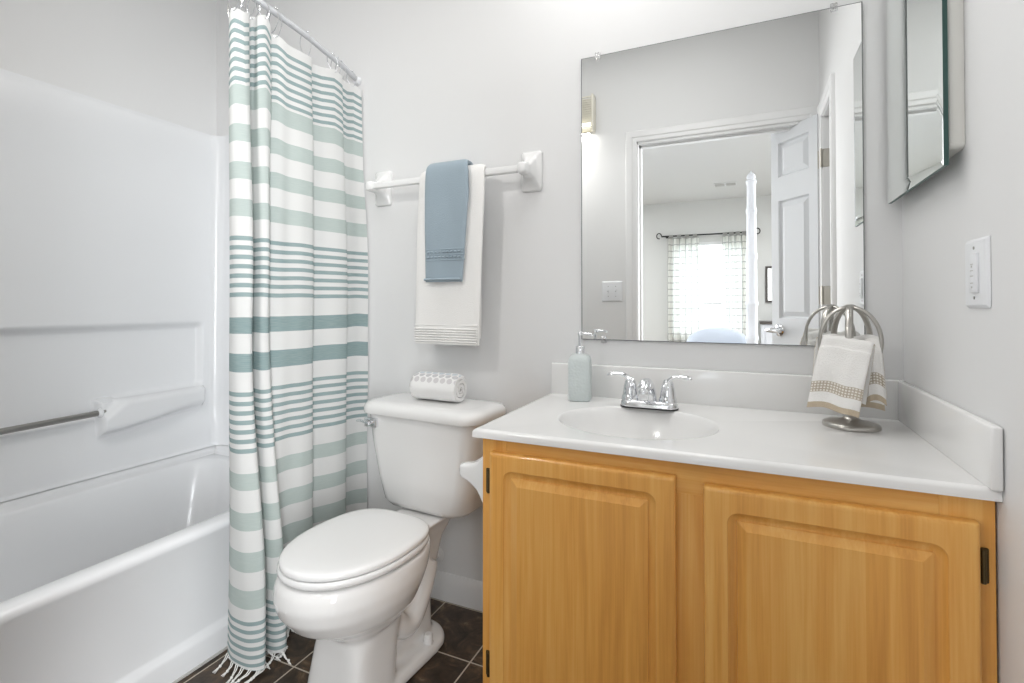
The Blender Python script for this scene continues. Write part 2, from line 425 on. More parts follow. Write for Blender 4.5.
def casing(bm, pts2, w, org, ux, uz, nn):
    """mitred moulding around an opening: pts2 inner polyline (s,z), outward width w"""
    prof = [(0, 0), (0, .009), (.004, .012), (w * .35, .013), (w * .45, .017), (w * .8, .019), (w * .93, .018), (w, .013), (w, 0)]
    n = len(pts2); rings = []
    for i in range(n):
        p = Vector(pts2[i])
        def nor(a, b):
            d = (Vector(b) - Vector(a)).normalized(); return Vector((-d.y, d.x))
        if i == 0: m_ = nor(pts2[0], pts2[1])
        elif i == n - 1: m_ = nor(pts2[-2], pts2[-1])
        else:
            a, b = nor(pts2[i - 1], pts2[i]), nor(pts2[i], pts2[i + 1]); m_ = (a + b) / (1 + a.dot(b))
        rings.append([Vector(org) + Vector(ux) * (p.x + m_.x * t) + Vector(uz) * (p.y + m_.y * t) + Vector(nn) * q for t, q in prof])
    loft(bm, rings)
bm = B(); casing(bm, [(DX0, 0), (DX0, 2.03), (DX1 - .004, 2.03), (DX1 - .004, 0)], .066, (0, YF, 0), (1, 0, 0), (0, 0, 1), (0, 1, 0)); struct(obj('trim_1', bm, M_trim, smooth=25))
bm = B(); casing(bm, [(-CY1, 0), (-CY1, CZ), (-CY0, CZ), (-CY0, 0)], .064, (XR, 0, 0), (0, -1, 0), (0, 0, 1), (-1, 0, 0)); struct(obj('trim_2', bm, M_trim, smooth=25))
# jambs with stops
bm = B(); e = .002
box(bm, DX0 - .012, DX0 + .006, YF - TW - e, YF + e, 0, DZ + .012); box(bm, DX1 - .010, DX1 + .012, YF - TW - e, YF + e, 0, DZ + .012); box(bm, DX0, DX1, YF - TW - e, YF + e, DZ, DZ + .018)
box(bm, DX0, DX0 + .018, YF - .075, YF - .04, 0, DZ); box(bm, DX0, DX1 - .01, YF - .075, YF - .04, DZ - .012, DZ + .004)
struct(obj('trim_3', bm, M_trim))
bm = B(); box(bm, XR - .001, XR + TW, CY0 - .008, CY0 + .006, 0, CZ); box(bm, XR - .001, XR + TW, CY1 - .006, CY1 + .008, 0, CZ); box(bm, XR - .001, XR + TW, CY0, CY1, CZ - .006, CZ + .008); struct(obj('trim_4', bm, M_trim))

# ------------------------------------------------------------------ vanity
t = thing('vanity_cabinet', 'honey maple vanity cabinet with two raised panel doors under the white countertop', 'cabinet', (-.10, -.27, 0))
VX0, VX1, VY, VZ = -.553, .3615, -.517, .7625
bm = B()
box(bm, VX0, VX0 + .016, VY + .018, -.004, FZ, VZ); box(bm, VX1 - .016, VX1, VY + .018, -.004, FZ, VZ)
box(bm, VX0 + .016, VX1 - .016, VY + .018, -.004, .09, .106); box(bm, VX0 + .016, VX1 - .016, -.012, -.004, .1, VZ)
box(bm, VX0 + .016, VX1 - .016, VY + .07, VY + .082, FZ, .092)
obj('carcass', bm, M_wood, t)
bm = B()
box(bm, VX0, -.492, VY, VY + .018, FZ, VZ, .001, 1); box(bm, -.160, -.036, VY, VY + .018, .09, .700, .001, 1); box(bm, .290, VX1, VY, VY + .018, FZ, VZ, .001, 1)
obj('face_stiles', bm, M_wood, t)
bm = B(); box(bm, -.492, .290, VY + .0006, VY + .018, .700, VZ); obj('face_rail', bm, M_woodh, t)
bm = B(); box(bm, -.492, .290, VY + .0006, VY + .018, .09, .150); obj('face_rail', bm, M_woodh, t)
def raised_door(x0, x1, z0, z1, yf, g=0):
    bm = B(); rings = []
    for ins, dep, r in [(.0, .0185, .002), (.0, .007, .003), (.0012, .0035, .004), (.004, .0012, .004), (.0075, .0002, .004), (.010, .0, .004), (.0365, .0, .022), (.0372, .0022, .021), (.0375, .0026, .021), (.041, .0060, .019), (.046, .0085, .016), (.0500, .0092, .012), (.0525, .0088, .003), (.0532, .0058, .002), (.0550, .0050, .002), (.068, .0012, .002), (.0690, .0004, .002), (.071, .0004, .002)]:
        if ins > .03: ins += g
        rings.append([(x, yf + dep, z) for x, z in rrect(x0 + ins, x1 - ins, z0 + ins, z1 - ins, r, 7)])
    loft(bm, rings); return bm
def hinge(x, z, side):
    bm = B(); box(bm, x - .005, x + .005, VY - .003, VY + .0, z - .028, z + .028, .002, 2)
    tube(bm, [(x + side * .003, VY - .006, z - .027), (x + side * .003, VY - .006, z + .027)], .0036, 10)
    return bm
for x0, x1, z1, g, side in ((-.528, -.122, .735, 0, -1), (-.071, .338, .7265, .005, 1)):
    d = obj('door', raised_door(x0, x1, .128, z1, VY - .0195, g), M_wood, t, smooth=22)
    for z in (z1 - .070, .248):
        hx = x0 - .010 if side < 0 else x1 + .009
        obj('hinge', hinge(hx, z, -side), M_brass, d)

# countertop with integral bowl
ct = thing('vanity_countertop', 'white cultured marble countertop with oval integral sink on the maple vanity', 'countertop', (-.1, -.27, .7635))
CX0, CX1, CYF, ZT = -.5715, .3643, -.5337, .7835
def counter():
    bm = B(); cx, cy, ax, ay = -.243, -.297, .193, .168
    n = 96; rings = []
    def ell(f, z, dy=0): return [Vector((cx + ax * f * math.cos(2 * PI * k / n), cy + dy * (1 - f) + ay * f * math.sin(2 * PI * k / n), z)) for k in range(n)]
    for f, z in [(.09, -.128), (.10, -.1275), (.3, -.125), (.5, -.113), (.66, -.094), (.8, -.064), (.89, -.036), (.95, -.014), (.98, -.004), (1.0, -.0006), (1.02, .0)]:
        rings.append(ell(f, ZT + z, .02))
    def rect(x0, x1, y0, y1, z):
        out = []
        for k in range(n):
            a = 2 * PI * k / n; dx, dy = math.cos(a) * ax, math.sin(a) * ay
            s = min(((x1 - cx) / dx if dx > 1e-9 else (x0 - cx) / dx if dx < -1e-9 else 1e9), ((y1 - cy) / dy if dy > 1e-9 else (y0 - cy) / dy if dy < -1e-9 else 1e9))
            out.append(Vector((cx + dx * s, cy + dy * s, z)))
        # snap nearest to corners
        for c in ((x0, y0), (x1, y0), (x0, y1), (x1, y1)):
            j = min(range(n), key=lambda k: (out[k].x - c[0]) ** 2 + (out[k].y - c[1]) ** 2); out[j] = Vector((*c, z))
        return out
    I = .007
    rings.append(rect(CX0 + .012, CX1, CYF + .012, -.004, ZT))
    rings.append(rect(CX0 + I, CX1, CYF + I, -.003, ZT + .0003))
    rings.append(rect(CX0 + .002, CX1, CYF + .002, -.002, ZT - .003))
    rings.append(rect(CX0, CX1, CYF, -.002, ZT - .007))
    rings.append(rect(CX0, CX1, CYF, -.002, ZT - .0192))
    rings.append(rect(CX0 + .004, CX1, CYF + .004, -.002, ZT - .0202))
    rings.append(rect(CX0 + .05, CX1 - .05, CYF + .05, -.05, ZT - .0202))
    # underside of the bowl
    rings.append([v + Vector((0, 0, -.030)) for v in ell(1.03, ZT)])
    rings.append(ell(.9, ZT - .07)); rings.append(ell(.6, ZT - .13)); rings.append(ell(.1, ZT - .145))
    loft(bm, rings, True, True); return bm
obj('slab_with_bowl', counter(), M_marble, ct, smooth=50)
ZB = .8822
bm = B(); box(bm, -.5655, .3635, -.0195, -.001, ZT - .002, ZB, .004, 3); obj('backsplash', bm, M_marble, ct)
bm = B(); box(bm, .3475, .3635, -.5435, -.0195, ZT - .0015, ZB, .004, 3); obj('side_splash', bm, M_marble, ct)
bm = B(); lathe(bm, [(0, ZT - .1262), (.019, ZT - .1262), (.0215, ZT - .1248), (.019, ZT - .123), (.013, ZT - .124), (.012, ZT - .1255), (0, ZT - .1255)], (-.243, -.277, 0), n=24); obj('drain', bm, M_chrome, ct)

# faucet
ft = thing('faucet', 'chrome two handle centerset faucet at the back of the sink', 'faucet', (-.24, -.128, ZT))
fc = (-.240, -.122)
bm = B(); rings = []
for ins, z in [(.0, 0), (.0, .012), (.002, .0175), (.006, .0205)]:
    rings.append([(fc[0] + x, fc[1] + y, ZT + .0005 + z) for x, y in rrect(-.077 + ins, .077 - ins, -.027 + ins, .027 - ins, .026, 8)])
loft(bm, rings); obj('base_plate', bm, M_chrome, ft)
bm = B(); rings = [[(fc[0] + x, fc[1] + y, ZT + .0004 + z) for x, y in rrect(-.0785, .0785, -.0285, .0285, .027, 8)] for z in (0, .0035)]
loft(bm, rings); obj('gasket', bm, M_black, ft)
for s in (-1, 1):
    c = (fc[0] + s * .0508, fc[1])
    bm = B()
    lathe(bm, [(.0235, .010), (.0245, .016), (.0240, .028), (.0225, .031), (.0215, .0325), (.0210, .034), (.0200, .045), (.0180, .058), (.0150, .070), (.0105, .079), (.004, .083)], (c[0], c[1], ZT), n=24)
    P = cat([(c[0] - s * .006, c[1], ZT + .060), (c[0] + s * .004, c[1] - .002, ZT + .078), (c[0] + s * .022, c[1] - .005, ZT + .090), (c[0] + s * .045, c[1] - .008, ZT + .0905), (c[0] + s * .064, c[1] - .010, ZT + .086)], 6)
    m_ = len(P); rr = [interp(i / (m_ - 1), [0, .25, .55, .85, .97, 1], [.014, .0125, .0085, .0105, .008, .003]) for i in range(m_)]
    tube(bm, P, rr, 12, flat=.55, up=(0, 1, 0))
    obj('handle', bm, M_chrome, ft, smooth=60)
bm = B()
P = cat([(fc[0], fc[1] + .006, ZT + .010), (fc[0], fc[1] - .004, ZT + .045), (fc[0], fc[1] - .030, ZT + .068), (fc[0], fc[1] - .066, ZT + .070), (fc[0], fc[1] - .092, ZT + .058)], 7)
m_ = len(P); tube(bm, P, [interp(i / (m_ - 1), [0, .3, .7, .93, 1], [.023, .019, .017, .0165, .014]) for i in range(m_)], 18)
lathe(bm, [(.0125, -.030), (.014, -.028), (.0145, -.012), (.0140, .0), (.006, .006)], (fc[0], fc[1] - .084, ZT + .066), n=20)
sp = obj('spout', bm, M_chrome, ft, smooth=60)
bm = B(); lathe(bm, [(0, 0), (.011, 0), (.011, .003), (0, .003)], (fc[0], fc[1] - .084, ZT + .0345), n=18); obj('aerator', bm, M_black, sp)
bm = B(); tube(bm, [(fc[0], fc[1] + .022, ZT + .012), (fc[0], fc[1] + .022, ZT + .062)], .0025, 8); lathe(bm, [(.002, .0), (.0055, .003), (.0055, .010), (.002, .013)], (fc[0], fc[1] + .022, ZT + .060), n=12); obj('lift_rod', bm, M_chrome, ft)

# soap dispenser
sd = thing('soap_dispenser', 'frosted aqua glass soap dispenser with chrome pump beside the sink', 'soap dispenser', (-.447, -.092, ZT + .0005), R(10))
bm = B(); rings = []
for z, h, r in [(0, .0285, .008), (.002, .0310, .008), (.006, .0325, .009), (.112, .0325, .009), (.124, .0315, .010), (.132, .0275, .012), (.137, .020, .013), (.1395, .0135, .013)]:
    rings.append([(x, y, z) for x, y in rrect(-h, h, -h, h, r, 6)])
loft(bm, rings); obj('bottle', bm, M_bottle, sd, local=True, smooth=50)
bm = B(); lathe(bm, [(.0135, .1385), (.0135, .160), (.012, .1615), (.0045, .162), (.0045, .192), (.007, .193), (.007, .203), (.0055, .2045), (0, .2045)], n=20); pm = obj('pump', bm, M_chrome, sd, local=True, smooth=50)
bm = B(); tube(bm, [(0, 0, .199), (.015, -.004, .199), (.034, -.010, .1975), (.037, -.011, .193)], [.0042, .004, .0034, .003], 10); obj('nozzle', bm, M_chrome, pm, local=True)

# ------------------------------------------------------------------ wall mirror
mi = thing('wall_mirror', 'large frameless rectangular mirror above the vanity backsplash', 'mirror', (-.0916, 0, .9591))
MX0, MX1, MZ0, MZ1 = -.4676, .2845, .9591, 1.8541
bm = B(); box(bm, MX0 + .0012, MX1 - .0012, -.0062, -.002, MZ0 + .0012, MZ1 - .0012); obj('mirror_glass', bm, M_mirror, mi)
bm = B()
for a in ((MX0, MX0 + .0022, MZ0, MZ1), (MX1 - .0022, MX1, MZ0, MZ1), (MX0, MX1, MZ1 - .0016, MZ1), (MX0, MX1, MZ0, MZ0 + .0022)):
    box(bm, a[0], a[1], -.0064, -.0012, a[2], a[3])
obj('mirror_edge', bm, M_edge, mi)
for x, z, s in ((-.414, MZ1, 1), (.222, MZ1, 1), (-.397, MZ0, -1), (.20, MZ0, -1)):
    bm = B(); box(bm, x - .008, x + .008, -.0095, -.0066, z - s * .006 - .006, z - s * .006 + .006, .002, 2); box(bm, x - .008, x + .008, -.0095, -.001, z + s * .001 - .0 if s > 0 else z - .010, z + .010 if s > 0 else z - .001, .002, 2)
    lathe(bm, [(.0038, 0), (.0038, .001), (.002, .002)], (x, -.0094, z + s * .005), (0, -1, 0), 10)
    obj('clip', bm, M_clear, mi)

# ------------------------------------------------------------------ medicine cabinet
mc = thing('medicine_cabinet', 'white medicine cabinet with frameless mirrored door on the right wall', 'cabinet', (.365, -.22, 1.35))
bm = B(); rings = [[(.3645 - d, y, z) for y, z in rrect(-.404 + i, -.045 - i, 1.353 + i, 1.858 - i, .010, 5)] for d, i in ((0, 0), (.022, 0), (.0245, .002), (.0245, .010), (.010, .012))]
loft(bm, rings); obj('frame', bm, M_cabwhite, mc)
def med_door():
    bm = B(); x = .3395; Y0, Y1, Z0, Z1 = -.410, -.018, 1.3225, 1.872
    rings = []
    for dx, ins in ((0, 0), (-.0075, 0), (-.0095, .026), (-.0095, .027)):
        rings.append([(x + dx, Y0 + ins, Z0 + ins), (x + dx, Y1 - ins, Z0 + ins), (x + dx, Y1 - ins, Z1 - ins), (x + dx, Y0 + ins, Z1 - ins)])
    V = loft(bm, rings)
    for f in bm.faces: f.material_index = 1
    for f in bm.faces:
        if all(abs(v.co.x - x) < 1e-6 or abs(v.co.x - (x - .0075)) < 1e-6 for v in f.verts): f.material_index = 0
    return bm
obj('mirror_door', med_door(), [M_glassedge, M_medmirror], mc, smooth=5)
bm = B(); tube(bm, [(.346, -.402, 1.74), (.346, -.402, 1.79)], .004, 8); obj('hinge', bm, M_hinge, mc)

# ------------------------------------------------------------------ switches
def plate(bm, c, w, h, nx):
    """bevelled plate facing nx on an x wall or y wall"""
    rings = []
    for ins, d in ((0, 0), (0, .0015), (.005, .0055), (.008, .006)):
        pts = rrect(-w / 2 + ins, w / 2 - ins, -h / 2 + ins, h / 2 - ins, .003, 4)
        if nx == 'x-': rings.append([(c[0] - d, c[1] + a, c[2] + b) for a, b in pts])
        else: rings.append([(c[0] + a, c[1] + d, c[2] + b) for a, b in pts])
    loft(bm, rings)
sw = thing('dimmer_switch', 'single white slide dimmer switch plate on the right wall', 'light switch', (.365, -.455, 1.124))
bm = B(); plate(bm, (.3645, -.4565, 1.124), .092, .118, 'x-'); obj('cover_plate', bm, M_plastic, sw, smooth=20)
bm = B(); box(bm, .3535, .360, -.4755, -.4455, 1.090, 1.158, .0028, 2); rk = obj('rocker', bm, M_plastic, sw)
bm = B()
for z in (1.107, 1.119, 1.128, 1.139): box(bm,   .3529, .3538, -.466, -.455, z - .0007, z + .0007)
box(bm, .3529, .3538, -.4625, -.4585, 1.098, 1.1015); box(bm, .3529, .3538, -.4625, -.4585, 1.1335, 1.137)
obj('dimmer_marks', bm, M_caulk, rk)
for z in (1.082, 1.167):
    bm = B(); lathe(bm, [(.0028, 0), (.0028, .0008), (.001, .0012)], (.3585, -.455, z), (-1, 0, 0), 10); obj('screw', bm, M_steel, sw)
s2 = thing('toggle_switch', 'double white toggle switch plate beside the doorway, seen in the mirror', 'light switch', (-.72, YF, 1.147))
bm = B(); plate(bm, (-.720, YF + .0005, 1.147), .124, .122, 'y+'); obj('cover_plate', bm, M_plastic, s2, smooth=20)
for x in (-.743, -.697):
    bm = B(); box(bm, x - .0055, x + .0055, YF + .006, YF + .0085, 1.133, 1.161, .001, 1); rings = [[(x + a, YF + .007 + d, 1.147 + b + up) for a, b in rrect(-.0035, .0035, -.004, .004, .001, 2)] for d, up in ((0, 0), (.012, .007))]
    loft(bm, rings); obj('toggle', bm, M_plastic, s2)
    for z in (1.117, 1.177):
        bm = B(); lathe(bm, [(.0026, 0), (.0026, .0008), (.001, .0012)], (x, YF + .0062, z), (0, 1, 0), 8); obj('screw', bm, M_steel, s2)

# ------------------------------------------------------------------ louvred wall lamp by the doorway (seen in the mirror)
wl = thing('wall_lamp', 'cream louvred wall lamp glowing beneath, seen at the mirror\'s left edge', 'lamp', (-1.0, YF, 2.23))
LX0, LX1, LZ0, LZ1 = -1.20, -.818, 2.122, 2.343
bm = B(); box(bm, LX0, LX1, YF + .0005, YF + .006, LZ0 + .01, LZ1 - .01, .002, 1)
for x0 in (LX0, LX1 - .012): box(bm, x0, x0 + .012, YF + .004, YF + .066, LZ0, LZ1, .004, 2)
obj('housing', bm, M_cream, wl)
for k in range(15):
    z = LZ0 + .012 + k * (LZ1 - LZ0 - .02) / 14.3
    bm = B(); rings = [[(x, YF + .030 + a, z + b) for a, b in ((0, .004), (.002, .006), (.036, -.001), (.036, -.0085), (.0335, -.0085), (.0335, -.003))] for x in (LX0 + .010, LX1 - .010)]
    loft(bm, rings); obj('louver', bm, M_cream, wl)
bm = B(); tube(bm, [(LX0 + .03, YF + .020, LZ0 + .05), (LX1 - .03, YF + .020, LZ0 + .05)], .010, 10); obj('bulb', bm, M_bulb, wl)

# ------------------------------------------------------------------ bathtub
tb = thing('bathtub', 'white alcove bathtub with stepped apron along the left wall', 'bathtub', (-1.82, -.745, 0))
ZR = .410
def tub():
    bm = B(); x0, x1, y0, y1 = -2.190, -1.452, -1.487, -.003
    # basin + rim as loops from the bottom out
    rings = []
    def rr(a, b, c, d, r, z, n=10): return [(x, y, z) for x, y in rrect(a, b, c, d, r, n)]
    bx0, bx1, by0, by1 = -2.125, -1.512, -1.40, -.105
    rings += [rr(bx0 + .12, bx1 - .12, by0 + .20, by1 - .16, .10, .06), rr(bx0 + .08, bx1 - .07, by0 + .14, by1 - .11, .11, .07), rr(bx0 + .045, bx1 - .04, by0 + .08, by1 - .07, .12, .12),
              rr(bx0 + .025, bx1 - .022, by0 + .04, by1 - .04, .12, .25), rr(bx0 + .008, bx1 - .008, by0 + .01, by1 - .012, .11, ZR - .03), rr(bx0 + .002, bx1 - .002, by0 + .002, by1 - .003, .105, ZR - .012),
              rr(bx0 - .003, bx1 + .004, by0 - .003, by1 + .003, .10, ZR - .003), rr(bx0 - .012, bx1 + .012, by0 - .012, by1 + .012, .10, ZR)]
    rings += [rr(x0 + .006, x1 - .014, y0 + .004, y1 - .004, .004, ZR), rr(x0 + .002, x1 - .005, y0 + .001, y1 - .001, .003, ZR - .004), rr(x0, x1, y0, y1, .002, ZR - .012), rr(x0, x1, y0, y1, .002, ZR - .026), rr(x0, x1 - .006, y0, y1, .002, ZR - .034)]
    rings += [rr(x0, x1 - .020, y0, y1, .002, .105), rr(x0, x1 - .018, y0, y1, .002, .096), rr(x0, x1 - .004, y0, y1, .002, .088), rr(x0, x1 - .001, y0, y1, .002, .078), rr(x0, x1 + .004, y0, y1, .002, FZ)]
    loft(bm, rings); return bm
tbm = tub(); rings = []
for y in [-1.487 + i * .03 for i in range(50)] + [-.004]:
    rings.append([(x, y, z) for x, z in ((-2.192, ZR - .002), (-2.132, ZR - .002), (-2.140, ZR + .0015), (-2.154, ZR + .005), (-2.164, ZR + .012), (-2.169, ZR + .022), (-2.172, ZR + .0243), (-2.192, ZR + .0246))])
loft(tbm, rings)
rings = [[(x, y, z) for y, z in ((-.003, ZR - .002), (-.062, ZR - .002), (-.054, ZR + .0015), (-.042, ZR + .005), (-.031, ZR + .012), (-.026, ZR + .022), (-.023, ZR + .0243), (-.003, ZR + .0246))] for x in (-2.19, -1.47)]
loft(tbm, rings)
obj('tub_body', tbm, M_acrylic, tb, smooth=50)
bm = B(); box(bm, -1.4475, -1.442, -1.487, -.003, FZ + .0005, FZ + .006); obj('caulk_line', bm, M_caulk, tb)

# surround
su = thing('shower_surround', 'white moulded shower wall surround with ledges above the bathtub', 'shower surround', (-2.19, -.745, ZR))
def surround():
    bm = B(); zt = 1.8375; zb = ZR + .026
    ys = [YF + .004] + [YF + .02 + i * .012 for i in range(int((1.49 - .055) / .012))]
    ys = sorted(set([y for y in ys if y < -.05] + [-.500 + i * .003 for i in range(12)] + [-.125 + i * .004 for i in range(18)]))
    # path of the panel in plan: along the left wall, round the corner, along the back wall
    path = [(-2.1825, y, 0) for y in ys]
    for i in range(0, 9):
        a = PI / 2 * i / 8; path.append((-2.1825 + .045 - .045 * math.cos(a), -.055 + .045 * math.sin(a), a))
    path += [(x, -.010, PI / 2) for x in (-2.10, -2.0, -1.9, -1.8, -1.7, -1.6, -1.5, -1.462)]
    zs = [zb + i * .005 for i in range(int((1.06 - zb) / .005))] + [1.07 + i * .05 for i in range(15)] + [1.80, 1.815, 1.825, 1.832, 1.836]
    zs = sorted(z for z in zs if z <= 1.836)
    def depth(y, z):
        d = 0
        # long recessed panel between the ledges, rounded at its back end
        ye = -.075 - .03 * (1 - min(1, max(0, (z - .70) / .03))) 
        inn = sstep(ye, ye - .022, y)
        up = sstep(.996, .966, z)
        lo_edge = .640 if y < -.50 else .640 + .055 * sstep(-.50, -.40, y)
        lo = sstep(lo_edge - .004, lo_edge + .030, z)
        d -= .030 * inn * up * lo
        # soap ledge block
        zz_ = .7155; top = sstep(zz_, zz_ - .009, z); by = sstep(-.489, -.481, y) * sstep(-.072, -.095, y)
        botz = .650 - .04 * sstep(-.1, -.5, y)
        bot = sstep(botz - .04, botz + .004, z)
        d += .060 * by * top * bot * (0.60 + .40 * sstep(-.08, -.30, y))
        # lower ledge swells out towards the tub
        d += .010 * sstep(.62, .50, z)
        # bottom lip
        d += .006 * sstep(zb + .012, zb, z)
        if z > 1.81: d -= .007 * sstep(1.815, 1.837, z)
        return d
    rows = []
    for x, y, a in path:
        nx, ny = math.cos(a), -math.sin(a)
        row = []
        for z in zs:
            d = depth(y, z) if a == 0 else (depth(-.055, z) * (1 - a / (PI / 2)) if a < PI / 2 else 0)
            row.append((x + nx * d, y + ny * d, z))
        rows.append(row)
    # top lip back to the wall
    for r, (x, y, a) in zip(rows, path):
        nx, ny = math.cos(a), -math.sin(a); dd = .033
        r.append((x - nx * dd if a < PI / 2 else x, y - ny * dd if a > 0 else y, zt))
    loft(bm, rows, closed=False)
    return bm
o = obj('surround_panel', surround(), M_acrylic, su, smooth=60)
bm = B(); tube(bm, [(-2.158, -1.30, .652), (-2.158, -.470, .671)], .0105, 14); gb = obj('grab_bar', bm, M_steel, su)
bm = B(); lathe(bm, [(.018, 0), (.018, .006), (.012, .012)], (-2.158, -.482, .671), (0, -1, 0), 18); obj('bar_socket', bm, M_acrylic, gb)

# ------------------------------------------------------------------ shower rod, hooks and curtain
def rodp(y):
    t = -y
    return Vector((-1.380 + .035 * min(t, .5) , y, interp(t, [0, .08, .27, .44, .8, 1.49], [1.950, 1.971, 1.999, 2.010, 2.012, 1.98])))
rd = thing('shower_rod', 'white shower rod running from the back wall above the striped curtain', 'shower rod', (-1.38, -.745, 1.99))
bm = B(); tube(bm, [rodp(-.004 - i * .0371) for i in range(41)], .0098, 16); obj('rod', bm, M_rod, rd)
for y, s in ((0, -1), (YF, 1)):
    bm = B(); lathe(bm, [(.017, .001), (.017, .005), (.015, .010), (.013, .016), (.0105, .017)], rodp(y if y else 0) * 1.0, (0, s, 0), 20); obj('flange', bm, M_plastic, rd)

mid = [(-1.316, -.014), (-1.345, -.045), (-1.352, -.085), (-1.368, -.122), (-1.352, -.134), (-1.324, -.120), (-1.326, -.165), (-1.350, -.222), (-1.376, -.272), (-1.360, -.289),
       (-1.332, -.275), (-1.328, -.318), (-1.337, -.362), (-1.340, -.402), (-1.362, -.430), (-1.380, -.428), (-1.345, -.437), (-1.322, -.460), (-1.336, -.480), (-1.378, -.476),
       (-1.398, -.492), (-1.342, -.503), (-1.322, -.526), (-1.345, -.547), (-1.385, -.543), (-1.412, -.525)]
def warp_top(i, p):
    x, y = p
    return (-1.374 + (x + 1.352) * .55 + .012 * min(1, -y / .5), y * interp(-y, [0, .40, .48, .55], [.96, .96, 1.0, 1.03]) + .002)
def warp_bot(i, p):
    x, y = p
    if i >= 14: return (x + .050 + (x + 1.36) * .7, y * 1.0 + (y + .49) * .15)
    f = i / 14; return (x - .004 + .012 * f, y * 1.0)
K = 9
ctop = cat([(*warp_top(i, p), 0) for i, p in enumerate(mid)], K); cmid = cat([(*p, 0) for p in mid], K); cbot = cat([(*warp_bot(i, p), 0) for i, p in enumerate(mid)], K)
NS = len(cmid)
hook_idx = [1, 2.6, 3.6, 6, 9.2, 13.4, 15.3, 17.2, 19.2, 21.0, 22.8, 24.8]
def ztop(i):
    f = i / K
    base = interp(f, [0, 12.5, 14.5, 17, 20, 25], [1.921, 1.933, 1.945, 1.968, 1.962, 1.925])
    d = min(abs(f - h) for h in hook_idx)
    return base - .010 * min(1, d * 1.1)
def curtain():
    bm = B(); NV = 110; rows = []; ln = [0]
    for i in range(1, NS): ln.append(ln[-1] + (cmid[i] - cmid[i - 1]).length)
    VT, VB = 1.938, .022
    for j in range(NV + 1):
        v = VT + (VB - VT) * j / NV; row = []
        for i in range(NS):
            if v > 1.05: a = sstep(1.93, 1.1, v) ** .8; p = ctop[i].lerp(cmid[i], a)
            else: a = sstep(1.0, .05, v); p = cmid[i].lerp(cbot[i], a)
            n = noise.noise(Vector((i * .06, v * 2.2, 3.1))) * .007 * sstep(1.95, 1.6, v)
            zz = v + (ztop(i) - VT) * sstep(1.3, 1.94, v) + .004 * noise.noise(Vector((i * .05, v * 3, 9)))
            if v < .5: zz += (.012 * noise.noise(Vector((i * .03, 1, 4))) + .015 * math.sin(i * .05)) * sstep(.5, .05, v)
            row.append((p.x + n, p.y + n * .4, max(zz, .034)))
        rows.append(row)
    loft(bm, rows, closed=False, uvs=lambda a, c: (ln[min(c, NS - 1)], VT + (VB - VT) * a / NV))
    return bm, rows[-1]
cu = thing('shower_curtain', 'teal and white striped fringed shower curtain hanging between tub and toilet', 'shower curtain', (-1.36, -.29, .02))
cbm, bottom = curtain()
o = obj('curtain_cloth', cbm, M_stripe, cu, smooth=80)
bm = B()
acc = 0; last = Vector(bottom[0])
for i in range(1, NS):
    p = Vector(bottom[i]); acc += (p - last).length; last = p
    if acc > .021:
        acc = 0
        a = random.uniform(-1, 1); ox, oy = random.uniform(-.01, .03), random.uniform(-.035, .01)
        for s in (-1, 1):
            q = [p + Vector((s * .004, 0, .003)), p + Vector((s * .003 + ox * .3, oy * .3, -.006)), Vector((p.x + ox * .6 + s * .002, p.y + oy * .6, max(.026, p.z - .016)))]
            kx = Vector((p.x + ox, p.y + oy, .0225)); q.append(kx)
            tube(bm, cat(q, 3), .0017, 6)
        lathe(bm, [(.001, -.004), (.0042, -.002), (.0042, .002), (.001, .004)], kx, (1, .3, .1), 8)
        for s in (-1, 0, 1):
            e = kx + Vector((ox * .5 + s * .005, oy * .5 - .008, -.003)); tube(bm, [kx, e], [.0016, .0010], 5)
fr = obj('fringe', bm, M_cord, cu, smooth=80, label='white knotted tassel fringe'); fr['kind'] = 'stuff'
hook_labels = ['nearest the back wall, at the right end', 'second from the back wall', 'third from the back wall', 'fourth from the back wall, over the flat panel', 'fifth from the back wall',
               'sixth from the back wall, where the flat panel begins', 'seventh from the back wall, at the right of the bunch', 'eighth from the back wall, in the bunch', 'ninth from the back wall, in the bunch', 'tenth from the back wall, over the tall front pleat', 'eleventh from the back wall, by the tall front pleat', 'farthest from the back wall, at the left edge']
for h, lb in zip(hook_idx, hook_labels):
    i = int(round(h * K)); i = min(i, NS - 1); c = Vector((ctop[i].x, ctop[i].y, ztop(i))); r = rodp(c.y)
    k = thing('curtain_hook', 'thin chrome curtain hook ' + lb, 'curtain hook', (r.x, c.y, r.z), 0, 'curtain hooks on the shower rod')
    top = r.z + .0130; bot = c.z - .010; zc = (top + bot) / 2; hz = (top - bot) / 2
    dyv = .004 * random.uniform(-1, 1); bm = B(); P = []
    for s in range(22):
        a = 2 * PI * s / 22; wd = .0135 if math.sin(a) > 0 else .0135 * (1 - .55 * abs(math.sin(a)))
        P.append((r.x + wd * math.cos(a) + (c.x - r.x) * (.5 - .5 * math.sin(a)), c.y + dyv + .012 * math.cos(a), zc + hz * math.sin(a)))
    tube(bm, P, .0011, 6, closed=True); obj('wire', bm, M_chrome, k)
    for s in (-1, 1):
        bm = B(); bmesh.ops.create_icosphere(bm, subdivisions=2, radius=.0034); bmesh.ops.translate(bm, vec=(r.x + s * .0050, c.y + dyv + s * .004, top), verts=bm.verts); obj('bead', bm, M_chrome, k)

